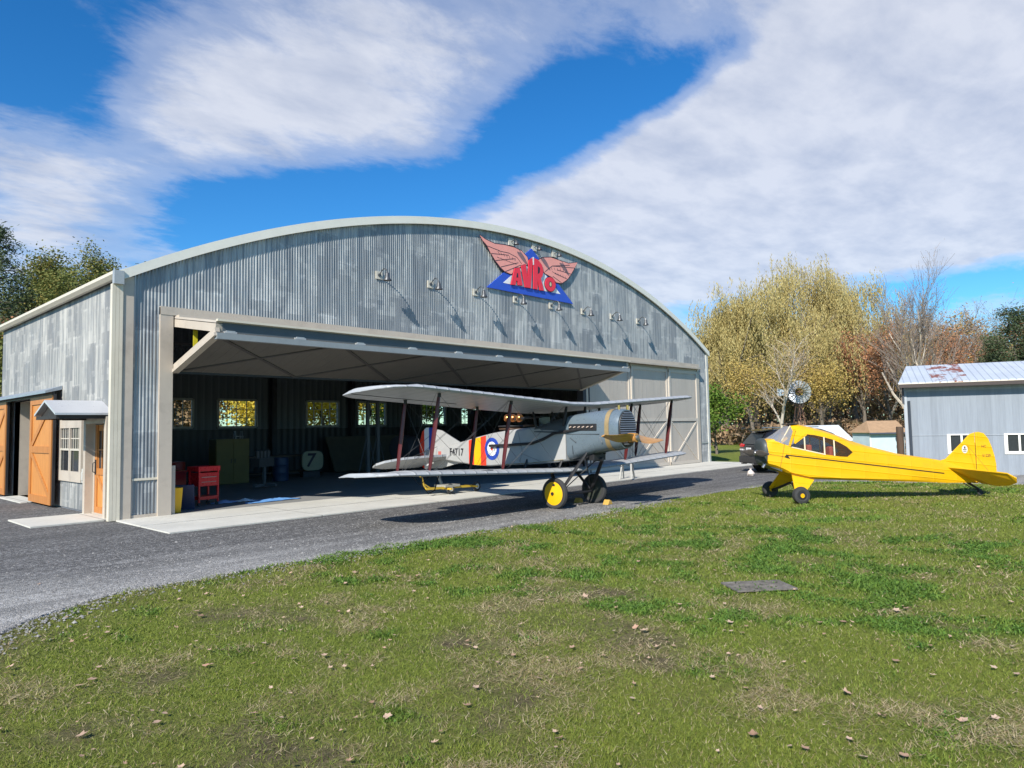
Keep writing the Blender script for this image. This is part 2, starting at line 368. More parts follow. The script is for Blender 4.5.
def galv(name, sheetw, sheeth, tint=(1, 1, 1), axis='x', dark=1.12):
    m, nt, b = new_mat(name); N = NT(nt); v = N.tc('Object')
    sep = N.n('ShaderNodeSeparateXYZ'); N.l(v, sep.inputs[0])
    u = sep.outputs[0] if axis == 'x' else sep.outputs[1]
    cu = N.math('FLOOR', N.math('DIVIDE', u, sheetw))
    wn = N.n('ShaderNodeTexWhiteNoise', noise_dimensions='1D'); N.l(cu, wn.inputs['W'])
    rz = N.math('ADD', N.math('DIVIDE', sep.outputs[2], sheeth), N.math('MULTIPLY', wn.outputs[0], 0.9))
    cz = N.math('FLOOR', rz); fr = N.math('FRACT', rz)
    cm = N.n('ShaderNodeCombineXYZ'); N.l(cu, cm.inputs[0]); N.l(cz, cm.inputs[1])
    w2 = N.n('ShaderNodeTexWhiteNoise', noise_dimensions='3D'); N.l(cm.outputs[0], w2.inputs['Vector'])
    s2 = N.n('ShaderNodeSeparateColor'); N.l(w2.outputs['Color'], s2.inputs[0])
    t = lambda c, k: tuple(a * q * k * dark for a, q in zip(c, tint))
    base = N.ramp(s2.outputs[0], [(0.0, t((0.22, 0.232, 0.24), 1)), (0.5, t((0.315, 0.325, 0.32), 1)), (1.0, t((0.46, 0.465, 0.445), 1))])
    # water streaks, spangle, chalky blotches and lap marks of reused sheets
    stv = N.mapping(v, (6, 6, 0.22)); streak = N.noise(stv, 2.4, 6, 0.6)
    base = N.mix(N.ramp(streak, [(0.38, 0.75), (0.6, 0.0)]), base, t((0.14, 0.155, 0.17), 1))
    cq = N.math('FLOOR', N.math('DIVIDE', u, sheetw / 3)); wq = N.n('ShaderNodeTexWhiteNoise', noise_dimensions='1D'); N.l(cq, wq.inputs['W'])
    cmq = N.n('ShaderNodeCombineXYZ'); N.l(N.math('MULTIPLY', wq.outputs[0], 3.0), cmq.inputs[0]); N.l(N.math('MULTIPLY', N.math('FLOOR', N.math('MULTIPLY', sep.outputs[2], 7.0)), 0.11), cmq.inputs[1]); N.l(N.math('MULTIPLY', u, 0.35), cmq.inputs[2])
    blot = N.noise(cmq.outputs[0], 1.9, 3, 0.5); fineb = N.noise(v, 5, 6, 0.65)
    blot = N.math('ADD', N.math('MULTIPLY', blot, 0.8), N.math('MULTIPLY', fineb, 0.2))
    base = N.mix(N.ramp(blot, [(0.52, 0.0), (0.62, 0.40)]), base, t((0.50, 0.515, 0.50), 1))
    b2 = N.noise(N.mapping(v, (2.2, 2.2, 0.8), (5, 3, 1)), 2.0, 6, 0.65)
    base = N.mix(N.ramp(b2, [(0.53, 0.0), (0.70, 0.5)]), base, t((0.16, 0.185, 0.215), 1))
    lap = N.ramp(fr, [(0.0, 1.0), (0.035, 0.0), (0.955, 0.0), (1.0, 0.9)])
    lapn = N.math('MULTIPLY', lap, N.ramp(N.noise(v, 7, 3), [(0.42, 0.0), (0.62, 0.5)]))
    base = N.mix(lapn, base, t((0.58, 0.58, 0.56), 1))
    rust = N.noise(v, 3.3, 6, 0.7)
    base = N.mix(N.ramp(rust, [(0.69, 0.0), (0.78, 0.5)]), base, (0.16, 0.09, 0.05))
    N.l(base, b.inputs['Base Color']); b.inputs['Metallic'].default_value = 0.28 if axis == 'x' else 0.12; b.inputs['Roughness'].default_value = 0.5
    N.l(N.ramp(blot, [(0.3, 0.36), (0.7, 0.62)]), b.inputs['Roughness'])
    N.bump(N.noise(v, 30, 3), 0.12, 0.01, b)
    return m
M_front = galv('galvanised_front', 0.66, 2.3)
M_side = galv('galvanised_side', 0.61, 1.25, (1.04, 1.0, 0.95), 'y', 0.98)
M_taupe = mat('taupe_trim', (0.47, 0.41, 0.335), 0.5, var=0.06, scale=1.2, dirt=(0.35, (0.25, 0.21, 0.17)), streak=(1, 1, .4))
M_cream = mat('cream_trim', (0.63, 0.575, 0.455), 0.45, var=0.06, scale=1.0, dirt=(0.25, (0.36, 0.33, 0.26)))
M_door = mat('taupe_door_steel', (0.46, 0.41, 0.35), 0.45, var=0.07, scale=0.8, dirt=(0.3, (0.27, 0.245, 0.21)), streak=(1, 1, .35))
M_doorframe = mat('taupe_door_frame', (0.52, 0.47, 0.40), 0.5, var=0.06)
M_bluegrey = mat('blue_grey_steel', (0.085, 0.10, 0.11), 0.5, metal=0.0, var=0.1)
M_steel = mat('dark_structural_steel', (0.045, 0.045, 0.055), 0.6, var=0.2)
M_liner = mat('inside_liner', (0.14, 0.15, 0.17), 0.6, var=0.15, streak=(6, 6, .3))
M_black = mat('black_paint', (0.02, 0.02, 0.022), 0.45, var=0.2)
M_glass = None
def glass_mat(name, col, alpha, rough=0.05):
    m, nt, b = new_mat(name); N = NT(nt)
    b.inputs['Base Color'].default_value = c4(col); b.inputs['Roughness'].default_value = rough; b.inputs['Specular IOR Level'].default_value = 0.6
    t = N.n('ShaderNodeBsdfTransparent'); mx = N.n('ShaderNodeMixShader')
    lw = N.n('ShaderNodeLayerWeight'); lw.inputs['Blend'].default_value = 0.25
    N.l(N.math('ADD', N.math('MULTIPLY', lw.outputs['Fresnel'], 0.5), alpha, clamp=True), mx.inputs[0])
    N.l(t.outputs[0], mx.inputs[1]); N.l(b.outputs[0], mx.inputs[2])
    out = [n for n in nt.nodes if n.type == 'OUTPUT_MATERIAL'][0]; N.l(mx.outputs[0], out.inputs[0]); return m
M_glass = glass_mat('window_glass', (0.10, 0.11, 0.12), 0.04)

def corr(mb, a0, a1, zlo, zhi, fn, pitch=0.076, amp=0.010, seg=6, rows=1):
    """corrugated sheet from a0 to a1; zlo/zhi are functions of a; fn(a, depth, z) -> point"""
    n = int((a1 - a0) / pitch * seg); o = len(mb.v)
    for i in range(n + 1):
        a = a0 + (a1 - a0) * i / n; d = amp * math.cos(2 * math.pi * a / pitch)
        for k in range(rows + 1):
            z = zlo(a) + (zhi(a) - zlo(a)) * k / rows; mb.v.append(fn(a, d, z))
    for i in range(n):
        for k in range(rows):
            p = o + i * (rows + 1) + k; mb.f.append((p, p + rows + 1, p + rows + 2, p + 1))
    return mb
front = lambda a, d, z: (a, HY - 0.02 - d, z)
OX0, OX1, OZ = 6.45, 31.15, 4.62     # whole door opening, its head
w_ = MB()
corr(w_, 5.62, 6.16, lambda a: 0.02, lambda a: arch(a) - 0.02, front)
corr(w_, 6.16, 31.35, lambda a: 4.80, lambda a: arch(a) - 0.02, front)
corr(w_, 31.35, 32.2, lambda a: 0.02, lambda a: arch(a) - 0.02, front)
H(w_, 'front_wall', M_front, smooth=60)
b_ = MB().box(5.4, 6.3, HY + .03, HY + .12, 0, 5).box(31.3, 32.3, HY + .03, HY + .12, 0, 5)
n = 60; ring = [(5.4 + (32.3 - 5.4) * i / n) for i in range(n + 1)]
poly = [(x, arch(x) - 0.05) for x in ring] + [(32.3, 4.7), (5.4, 4.7)]
b_.prism(poly, lambda u, w, t: (u, HY + .03 + t * .09, w), 0, 1)
H(b_, 'front_wall_liner', M_liner, smooth=0)
H(MB().bar((5.62, HY - .035, 0.88), (6.16, HY - .035, 0.88), .03, .05), 'wall_lap_strip', M_cream)
# side wall with openings for the barn door, window and entrance
sidef = lambda a, d, z: (HX0 + 0.0 - d, a, z)
DO0, DO1, DOZ = 23.6, 26.5, 2.95
s_ = MB(); top = lambda a: EAVE - 0.10
for a0, a1, z0, z1 in [(16.95, 17.35, 0.05, None), (17.35, 18.95, 2.22, None), (18.95, 19.55, .05, None), (19.55, 21.45, .05, .78), (19.55, 21.45, 2.28, None), (21.45, DO0, .05, None), (DO0, DO1, DOZ, None), (DO1, HB + .1, .05, None)]:
    corr(s_, a0, a1, lambda a, z0=z0: z0, (lambda a, z1=z1: z1) if z1 else top, sidef)
H(s_, 'side_wall', M_side, smooth=60)
l_ = MB()
for a0, a1, z0, z1 in [(17.0, 17.35, 0, 5.4), (17.35, 18.95, 2.22, 5.4), (18.95, 19.55, 0, 5.4), (19.55, 21.45, 0, .78), (19.55, 21.45, 2.28, 5.4), (21.45, DO0, 0, 5.4), (DO0, DO1, DOZ, 5.4), (DO1, HB, 0, 5.4)]:
    l_.box(HX0 + .02, HX0 + .14, a0, a1, z0, z1)
H(l_, 'side_wall_liner', M_liner, smooth=0)
# far side wall and back wall with its row of windows
H(MB().box(HX1 - .1, HX1, HY + .12, HB, 0, EAVE), 'far_side_wall', M_side, smooth=0)
WN = [(7.7, 9.35), (10.15, 11.6), (12.6, 14.25), (16.6, 18.25), (19.3, 20.95), (23.2, 24.85), (25.95, 27.4)]
k_ = MB(); x = HX0
for a, b in WN:
    k_.box(x, a, HB, HB + .15, 0, arch(x) * 0 + 5.4); k_.box(a, b, HB, HB + .15, 0, 2.1); k_.box(a, b, HB, HB + .15, 3.22, 5.4); x = b
k_.box(x, HX1, HB, HB + .15, 0, 5.4)
poly = [(q, arch(q) - 0.05) for q in ring] + [(32.3, 5.4), (5.4, 5.4)]
k_.prism(poly, lambda u, w, t: (u, HB + .15 * t, w), 0, 1)
def ribbed(name, col):
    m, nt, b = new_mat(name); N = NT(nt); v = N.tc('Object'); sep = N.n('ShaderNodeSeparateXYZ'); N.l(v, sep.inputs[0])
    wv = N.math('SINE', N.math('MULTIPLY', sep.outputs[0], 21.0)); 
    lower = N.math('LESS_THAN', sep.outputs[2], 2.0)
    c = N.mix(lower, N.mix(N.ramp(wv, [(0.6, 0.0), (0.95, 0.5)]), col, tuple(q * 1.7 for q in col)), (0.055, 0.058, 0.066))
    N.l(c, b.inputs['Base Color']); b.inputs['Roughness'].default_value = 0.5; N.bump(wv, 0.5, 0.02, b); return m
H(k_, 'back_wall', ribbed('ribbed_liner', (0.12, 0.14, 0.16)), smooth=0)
for a, b in WN:
    f = MB()
    for p, q in (((a, 2.1), (b, 2.1)), ((a, 3.22), (b, 3.22)), ((a, 2.1), (a, 3.22)), ((b, 2.1), (b, 3.22))):
        f.bar((p[0], HB - .01, p[1]), (q[0], HB - .01, q[1]), .07, .09)
    for i in range(1, 4): f.bar((a + (b - a) * i / 4, HB + .05, 2.1), (a + (b - a) * i / 4, HB + .05, 3.22), .03, .03)
    for i in range(1, 3): f.bar((a, HB + .055, 2.1 + 1.12 * i / 3), (b, HB + .055, 2.1 + 1.12 * i / 3), .03, .03)
    wf = H(f, 'window', mat('pale_window_frame', (0.45, 0.47, 0.46), 0.5), smooth=0)
    H(MB().box(a, b, HB + .09, HB + .096, 2.1, 3.22), 'pane', M_glass, wf, smooth=0)
# roof: ribbed barrel vault with thick edge trim
rf = MB(); Nn = 120; xs = [HX0 - .12 + (HX1 - HX0 + .24) * i / Nn for i in range(Nn + 1)]
ringf = lambda y, l: [(x, y, arch(min(max(x, HX0 - .1), HX1 + .1)) + l) for x in xs]
rf.loft([[p for p in ringf(HY - .08, .05)] + [p for p in reversed(ringf(HY - .08, -.02))], [p for p in ringf(HB + .3, .05)] + [p for p in reversed(ringf(HB + .3, -.02))]], cap=True)
H(rf, 'roof', mat('roof_steel', (0.34, 0.36, 0.37), 0.4, metal=.3, var=.15))
fa = MB(); fa.loft([[*ringf(HY - .14, .09), *reversed(ringf(HY - .14, -.14))], [*ringf(HY - .081, .09), *reversed(ringf(HY - .081, -.14))]], cap=True)
H(fa, 'roof_edge_trim', mat('pale_edge_trim', (.74, .72, .63), .45, var=.05), smooth=30)
fa = MB(); fa.loft([[*ringf(HY - .081, .085), *reversed(ringf(HY - .081, .052))], [*ringf(HY + .25, .085), *reversed(ringf(HY + .25, .052))]], cap=True)
H(fa, 'roof_flashing', M_cream, smooth=30)
# gutter with its downpipe, and corner posts
g = MB(); prof = [(-.10, .0), (-.02, .0), (-.02, .13), (-.17, .15), (-.17, .08)]
g.loft([[(HX0 + u - .05, y, EAVE - .12 + w_z) for u, w_z in prof] for y in (HY - .16, HB + .35)], cap=True)
H(g, 'gutter', M_cream, smooth=0)
H(MB().box(HX0 - .24, HX0 - .04, HY - .18, HY - .05, EAVE - .28, EAVE + .02), 'gutter_end_box', mat('zinc', (0.42, 0.43, 0.42), .4, metal=.3))
dp = MB()
for i in range(3): dp.box(HX0 - .25 + i * .075, HX0 - .18 + i * .075, HY - .10, HY + .03, 0.02, EAVE - .27)
H(dp, 'downpipe', M_cream, smooth=0)
H(MB().box(HX0 - .02, 5.60, HY - .075, HY + .05, 0, arch(5.5) - .12).box(5.62, 6.16, HY - .05, HY - .035, 0, .10), 'corner_post', M_taupe, smooth=0)
H(MB().box(32.18, 32.36, HY - .07, HY + .05, 0, arch(32.2) - .12), 'corner_post', mat('pale_corner_trim', (0.5, 0.5, 0.46), .5), smooth=0)
H(MB().box(31.5, 32.15, HY - .05, HY - .04, .95, 1.02), 'wall_lap_strip', mat('zinc', (0.42, 0.43, 0.42)), smooth=0)
# door surround
H(MB().box(6.16, 6.45, HY - .10, HY + .12, 0, 4.80).box(6.40, 6.56, HY - .03, HY + .13, 0, 1.15), 'door_jamb', M_taupe, smooth=0)
H(MB().box(6.16, 31.35, HY - .11, HY + .12, 4.63, 4.82), 'door_header', M_taupe, smooth=0)
H(MB().box(6.5, 31.2, HY - .30, HY - .112, 4.56, 4.632), 'door_track_cover', M_taupe, smooth=0)
H(MB().box(31.17, 31.36, HY - .09, HY + .12, 0, 4.63), 'door_jamb', M_taupe, smooth=0)
H(MB().box(22.15, 22.35, HY + .02, HY + .32, 0, 4.6).box(22.5, 22.56, HY + .0, HY + .2, 0, 4.6), 'door_post', M_steel, smooth=0)

# ---- the folding door, drawn up and jutting out in a wedge
def ribs_mat(name, col, per=0.30):
    m, nt, b = new_mat(name); N = NT(nt); v = N.tc('Object'); sep = N.n('ShaderNodeSeparateXYZ'); N.l(v, sep.inputs[0])
    wv = N.math('FRACT', N.math('DIVIDE', sep.outputs[0], per)); h = N.ramp(wv, [(0.0, 0.0), (0.08, 1.0), (0.16, 0.0)])
    n_ = N.noise(N.mapping(v, (1, 1, .3)), 1.4, 6, .6)
    c = N.ramp(n_, [(0.3, tuple(q * .92 for q in col)), (0.7, tuple(q * 1.08 for q in col))])
    N.l(c, b.inputs['Base Color']); b.inputs['Roughness'].default_value = 0.5; N.bump(h, 0.6, 0.012, b); return m
M_rib = ribs_mat('ribbed_door_skin', (0.46, 0.41, 0.35)); M_rib_shaded = ribs_mat('ribbed_door_shaded', (0.12, 0.11, 0.095), .25)  # second skin is the same taupe, darkened to paint in the underside's shade
BX0, BX1 = 6.48, 21.95
A_ = Vector((0, HY - .02, 4.60)); B_ = Vector((0, 14.62, 4.24)); C_ = Vector((0, 14.60, 4.0)); D_ = Vector((0, HY - .02, 3.34))
def leaf(p, q, th, x0, x1):
    d = (q - p).normalized(); nrm = Vector((0, -d.z, d.y)); mb = MB()
    if nrm.z < 0: nrm = -nrm
    vs = []
    for x in (x0, x1):
        for pt in (p + nrm * th / 2, q + nrm * th / 2, q - nrm * th / 2, p - nrm * th / 2): vs.append((x, pt.y, pt.z))
    return mb.add(vs, [(0, 1, 2, 3), (7, 6, 5, 4), (0, 4, 5, 1), (1, 5, 6, 2), (2, 6, 7, 3), (3, 7, 4, 0)]), nrm
u1, nu = leaf(A_, B_, .05, BX0, BX1); fd = H(u1, 'folding_door', M_rib, smooth=0)
u2, nl = leaf(C_, D_, .05, BX0, BX1); lowleaf = H(u2, 'lower_leaf', M_rib_shaded, fd, smooth=0)
# edge frames of both leaves, end channels and cross braces under the lower leaf
fr = MB()
for x in (BX0, BX1 - .14):
    a = A_ - nu * .13; b = B_ - nu * .13
    H(MB().bar((x + .07, a.y, a.z), (x + .07, b.y, b.z), .14, .18), 'end_channel', M_taupe, fd, smooth=0)
for x in (BX0, BX1 - .10):
    fr = MB(); a = C_ + nl * .06; b = D_ + nl * .06; fr.bar((x + .03, a.y, a.z), (x + .03, b.y, b.z), .10, .12)
    a = C_ - nl * .03; b = D_ - nl * .03; fr.bar((x + .03, a.y, a.z), (x + .03, b.y, b.z), .16, .07)
    H(fr, 'end_channel', M_taupe, fd, smooth=0)
fr = MB(); q = B_ - nu * .15
fr.box(BX0 + .14, BX1 - .14, 14.62, 14.68, 4.02, 4.23)
H(fr, 'upper_leaf_edge_beam', M_bluegrey, fd, smooth=0)
fr = MB().box(BX0, BX1, 14.56, 14.70, 3.87, 4.00)
H(fr, 'lower_leaf_edge_beam', mat('pale_blue_steel', (0.25, 0.275, 0.28), .5), fd, smooth=0)
H(MB().box(BX0, BX1, 14.53, 14.62, 4.245, 4.29), 'top_edge_strip', M_cream, fd, smooth=0)
for i in range(10):
    x = BX0 + .3 + i * (BX1 - BX0 - .6) / 9
    H(MB().tube([(x - .14, 14.60, 4.01), (x + .14, 14.60, 4.01)], .035, 8).box(x - .1, x + .1, 14.57, 14.60, 3.98, 4.06), 'hinge', mat('zinc', (0.42, 0.43, 0.42)), fd)
tr = MB(); nb = 5; stepx = (BX1 - BX0) / nb
pt = lambda x, t: (x, C_.y + (D_.y - C_.y) * t - nl.y * .035, C_.z + (D_.z - C_.z) * t - nl.z * .035)
for i in range(nb):
    x = BX0 + i * stepx
    tr.bar(pt(x, .02), pt(x + stepx, .98), .07, .03, nl); tr.bar(pt(x, .98), pt(x + stepx, .02), .07, .024, nl)
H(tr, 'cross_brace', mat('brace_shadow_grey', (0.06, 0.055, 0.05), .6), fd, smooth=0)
H(MB().box(BX0, BX1, HY - .08, HY + .02, 3.28, 3.34), 'bottom_seal', M_black, fd, smooth=0)
for x in (6.66, 12.2, 17.3, 21.5):
    H(MB().box(x, x + .10, 16.20, 16.212, 3.60, 4.42), 'lift_strap', mat('yellow_strap', (0.72, 0.62, 0.03), .6), fd, smooth=0)

# ---- sliding doors, three taupe leaves with battens and cross braces
DY = HY - .06
for x0, x1, yy in ((22.36, 25.5, DY + .12), (25.5, 28.5, DY + .06), (28.5, 31.17, DY)):
    y = yy; sdo = H(MB().box(x0, x1, y, y + .05, .05, 4.56), 'sliding_door', M_rib, smooth=0)
    fb = MB(); t = .13
    for z in (.05 + t / 2, 2.12, 4.45 - t / 2): fb.bar((x0, y - .02, z), (x1, y - .02, z), .04, t)
    for x in (x0 + t / 2, x1 - t / 2): fb.bar((x, y - .022, .06), (x, y - .022, 4.45), t, .04, (0, 1, 0))
    for zz in (0,):
        fb.bar((x0 + t, y - .018, .15), (x1 - t, y - .018, 2.05), .035, .09); fb.bar((x0 + t, y - .014, 2.05), (x1 - t, y - .014, .15), .03, .05)
    H(fb, 'batten_frame', M_doorframe, sdo, smooth=0)
    H(MB().box(x0, x1, y - .01, y + .04, .01, .05), 'bottom_seal', M_black, sdo, smooth=0)
    H(MB().box(x0 + .12, x1 - .12, y - .028, y - .001, 2.02, 2.06), 'mid_rail_lip', M_steel, sdo, smooth=0)

# ---- steel inside: columns, roof trusses, purlins
cx = [5.75, 9.75, 14.9, 18.85, 22.1, 26.5, 32.0]
for x in cx:
    H(MB().box(x - .1, x + .1, HB - .35, HB - .06, 0, min(5.4, arch(x) - .3)), 'steel_column', M_steel, smooth=0)
for y in (20.5, 24.4):
    tb = MB(); tp = [(x, arch(x) - .22) for x in np.linspace(HX0 + .2, HX1 - .2, 23)]
    for i in range(22):
        a, b = tp[i], tp[i + 1]; za, zb = a[1] - .55, b[1] - .55
        tb.bar((a[0], y, a[1]), (b[0], y, b[1]), .12, .12); tb.bar((a[0], y, za), (b[0], y, zb), .10, .10)
        tb.bar((a[0], y, a[1]), (b[0], y, zb), .05, .05); tb.bar((a[0], y, za), (a[0], y, a[1]), .05, .05)
    H(tb, 'roof_truss', M_steel, smooth=0)
H(MB().box(HX0 + .2, HX1 - .2, HY + .2, HY + .55, 4.75, 5.2).box(HX0 + .2, HX1 - .2, 19.5, 19.7, 3.55, 3.8), 'door_lintel_beam', M_steel, smooth=0)
# crosswise beam behind the open door with light bracing
hb = MB()
for i in range(20):
    x = 6.5 + i * .8; hb.bar((x, 19.6, 3.8), (x + .4, 19.6, 4.3), .03, .03); hb.bar((x + .4, 19.6, 4.3), (x + .8, 19.6, 3.8), .03, .03)
H(hb.box(6, 31, 19.55, 19.62, 4.3, 4.36), 'lattice_girder', M_steel, smooth=0)

# ---- concrete: floor and sill slab
def concrete(name, col, joint=True):
    m, nt, b = new_mat(name); N = NT(nt); v = N.tc('Object')
    n1 = N.noise(v, .9, 7, .62); n2 = N.noise(v, 18, 5, .6)
    c = N.ramp(n1, [(.3, tuple(q * .86 for q in col)), (.7, tuple(min(1, q * 1.08) for q in col))])
    c = N.mix(N.ramp(n2, [(.4, .22), (.6, 0.0)]), c, tuple(q * .7 for q in col))
    st = N.noise(N.mapping(v, (.7, 2, 1)), .8, 6, .7, .6)
    c = N.mix(N.ramp(st, [(.56, 0.0), (.72, .35)]), c, (0.30, 0.27, 0.22))
    sepj = N.n('ShaderNodeSeparateXYZ'); N.l(v, sepj.inputs[0]); jf = N.math('FRACT', N.math('DIVIDE', N.math('ADD', sepj.outputs[0], 1.6), 3.38)); jm = N.math('LESS_THAN', jf, .008)
    c = N.mix(N.math('MULTIPLY', jm, .8), c, (.16, .15, .13)); dr = N.noise(N.mapping(v, (.5, 2.4, 1), (4, 4, 4)), 2.1, 7, .7, .5); c = N.mix(N.ramp(dr, [(.60, 0.0), (.74, .45)]), c, (.20, .18, .15))
    N.l(c, b.inputs['Base Color']); b.inputs['Roughness'].default_value = .8; N.bump(n2, .25, .01, b); return m
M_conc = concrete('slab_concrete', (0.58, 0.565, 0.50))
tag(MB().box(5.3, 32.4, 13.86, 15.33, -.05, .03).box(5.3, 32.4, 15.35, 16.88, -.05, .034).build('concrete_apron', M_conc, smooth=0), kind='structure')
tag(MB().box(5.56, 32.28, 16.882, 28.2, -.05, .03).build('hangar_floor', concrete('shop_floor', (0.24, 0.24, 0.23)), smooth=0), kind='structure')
tag(MB().box(6.2, 31.9, 15.325, 15.352, .0, .031).build('drain_slot', mat('slot_steel', (0.12, 0.115, 0.10), .6), smooth=0), kind='structure')
tag(MB().box(3.8, 5.36, 17.1, 19.02, -.02, .035).build('doorstep_slab', M_conc, smooth=0), kind='structure')

# ---- entrance, window and barn doors on the side
M_orange = None
def wood(name, col, dark, axis=2, rough=.45):
    m, nt, b = new_mat(name); N = NT(nt); v = N.tc('Object')
    sc_ = [9, 9, 9]; sc_[axis] = .7
    g = N.noise(N.mapping(v, tuple(sc_)), 2.2, 7, .62, .8)
    c = N.ramp(g, [(.3, dark), (.68, col)]); sep = N.n('ShaderNodeSeparateXYZ'); N.l(v, sep.inputs[0])
    N.l(c, b.inputs['Base Color']); b.inputs['Roughness'].default_value = rough; N.bump(g, .15, .01, b); return m
M_orange = wood('varnished_orange_pine', (0.62, 0.27, 0.065), (0.43, 0.165, 0.035))
M_orange2 = wood('varnished_pine_trim', (0.52, 0.215, 0.05), (0.36, 0.13, 0.03))
H(MB().box(5.24, 5.42, 17.35, 17.5, 0, 2.3).box(5.24, 5.42, 18.8, 18.95, 0, 2.3).box(5.24, 5.42, 17.5, 18.8, 2.15, 2.3).box(5.40, 5.55, 17.5, 18.8, 0.0, .06)
  .box(5.42, 5.52, 17.5, 17.56, 0, 2.15).box(5.42, 5.52, 18.74, 18.8, 0, 2.15), 'door_frame', M_taupe, smooth=0)
ed = H(MB().box(5.46, 5.51, 17.56, 18.74, .04, 1.05).box(5.46, 5.51, 17.56, 17.72, 1.05, 2.12).box(5.46, 5.51, 18.58, 18.74, 1.05, 2.12).box(5.46, 5.51, 17.72, 18.58, 1.98, 2.12), 'entrance_door', M_orange, smooth=0)
H(MB().box(5.435, 5.46, 17.56, 17.7, .04, 2.12).box(5.435, 5.46, 18.6, 18.74, .04, 2.12).box(5.435, 5.46, 17.7, 18.6, .04, .2).box(5.435, 5.46, 17.7, 18.6, .95, 1.1).bar((5.45, 17.72, .22), (5.45, 18.58, .94), .02, .1), 'door_rails', M_orange2, ed, smooth=0)
H(MB().box(5.47, 5.48, 17.72, 18.58, 1.1, 1.98), 'door_glass', mat('dark_glass', (0.03, 0.035, 0.04), .08, var=.1), ed, smooth=0)
H(MB().box(5.445, 5.465, 18.0, 18.03, 1.1, 1.98).box(5.445, 5.465, 18.29, 18.32, 1.1, 1.98).box(5.446, 5.464, 17.72, 18.58, 1.52, 1.55), 'glazing_bar', M_orange2, ed, smooth=0)
H(MB().box(5.415, 5.435, 18.64, 18.70, .95, 1.3).tube([(5.43, 18.67, 1.25), (5.37, 18.67, 1.22), (5.37, 18.67, 1.02), (5.43, 18.67, .98)], .012, 6), 'door_handle', M_black, ed)
# paired sash window
wd = MB()
for a, b, c, d in ((19.52, 21.48, .72, .98), (19.52, 21.48, 2.07, 2.32), (19.52, 19.68, .98, 2.07), (21.32, 21.48, .98, 2.07), (20.46, 20.54, .98, 2.07)): wd.box(5.345, 5.42, a, b, c, d)
wd.box(5.30, 5.36, 19.46, 21.5, 2.32, 2.37)
wn = H(wd, 'sash_window', M_taupe, smooth=0)
sb = MB()
for y0, y1 in ((19.68, 20.46), (20.54, 21.32)):
    sb.box(5.355, 5.39, y0, y1, 1.50, 1.55)
    for i in range(1, 4): sb.box(5.372, 5.388, y0 + (y1 - y0) * i / 4 - .010, y0 + (y1 - y0) * i / 4 + .010, 1.55, 2.07)
    sb.box(5.373, 5.387, y0, y1, 1.79, 1.815)
    sb.box(5.36, 5.38, y0, y0 + .03, .98, 1.5).box(5.36, 5.38, y1 - .03, y1, .98, 1.5)
H(sb, 'glazing_bars', mat('pale_sash', (0.52, 0.48, 0.40), .5), wn, smooth=0)
for y0, y1 in ((19.68, 20.46), (20.54, 21.32)): H(MB().box(5.395, 5.40, y0, y1, .98, 2.07), 'pane', mat('dark_glass', (0.03, 0.035, 0.04), .08, var=.1), wn, smooth=0)
# awning: little gabled roof on brackets over the entrance
aw = H(MB().prism([(17.35, 2.33), (18.2, 2.63), (19.05, 2.33), (19.05, 2.375), (18.2, 2.68), (17.35, 2.375)], lambda u, w, t: (4.25 + t * 1.15, u, w), 0, 1), 'awning', mat('awning_steel', (0.55, 0.56, 0.58), .35, metal=.3, var=.06), smooth=0)
H(MB().box(4.28, 5.38, 17.40, 17.46, 2.25, 2.33).box(4.28, 5.38, 18.94, 19.0, 2.25, 2.33).box(4.28, 4.34, 17.46, 18.94, 2.25, 2.32).prism([(17.42, 2.31), (18.2, 2.60), (18.98, 2.31)], lambda u, w, t: (4.36 + t * .03, u, w), 0, 1), 'awning_frame', mat('dark_timber', (0.03, 0.025, 0.02), .6), aw, smooth=0)
# lean strip canopy above the barn doors
H(MB().prism([(5.38, 3.20), (5.0, 3.06), (5.0, 3.0), (5.38, 3.1)], lambda u, w, t: (u, 21.35 + t * 7.2, w), 0, 1), 'door_canopy', mat('grey_blue_steel', (0.30, 0.34, 0.38), .4, metal=.3), smooth=0)
H(MB().bar((5.2, 21.4, 3.0), (5.2, 28.5, 3.0), .06, .10), 'door_track', M_black, smooth=0)
for y0, y1, s in ((21.40, 23.6, 1), (26.5, 28.45, -1)):
    bd = H(MB().box(5.20, 5.25, y0, y1, .07, 2.95), 'barn_door', M_orange, smooth=0)
    q = MB()
    for z0, z1 in ((.07, .27), (1.42, 1.60), (2.75, 2.95)): q.box(5.168, 5.20, y0, y1, z0, z1)
    for a in (y0, y1 - .18): q.box(5.168, 5.20, a, a + .18, .27, 1.42).box(5.168, 5.20, a, a + .18, 1.60, 2.75)
    q.bar((5.185, y0 + .18, .28), (5.185, y1 - .18, 1.40), .14, .025, (1, 0, 0)) if s > 0 else q.bar((5.185, y0 + .18, 1.40), (5.185, y1 - .18, .28), .14, .025, (1, 0, 0))
    q.bar((5.185, y0 + .18, 2.74), (5.185, y1 - .18, 1.62), .14, .025, (1, 0, 0))
    H(q, 'door_rails', M_orange2, bd, smooth=0)
    H(MB().box(5.195, 5.255, y0 - .07, y0 - .002, .07, 2.98), 'door_edge_strip', M_black, bd, smooth=0)
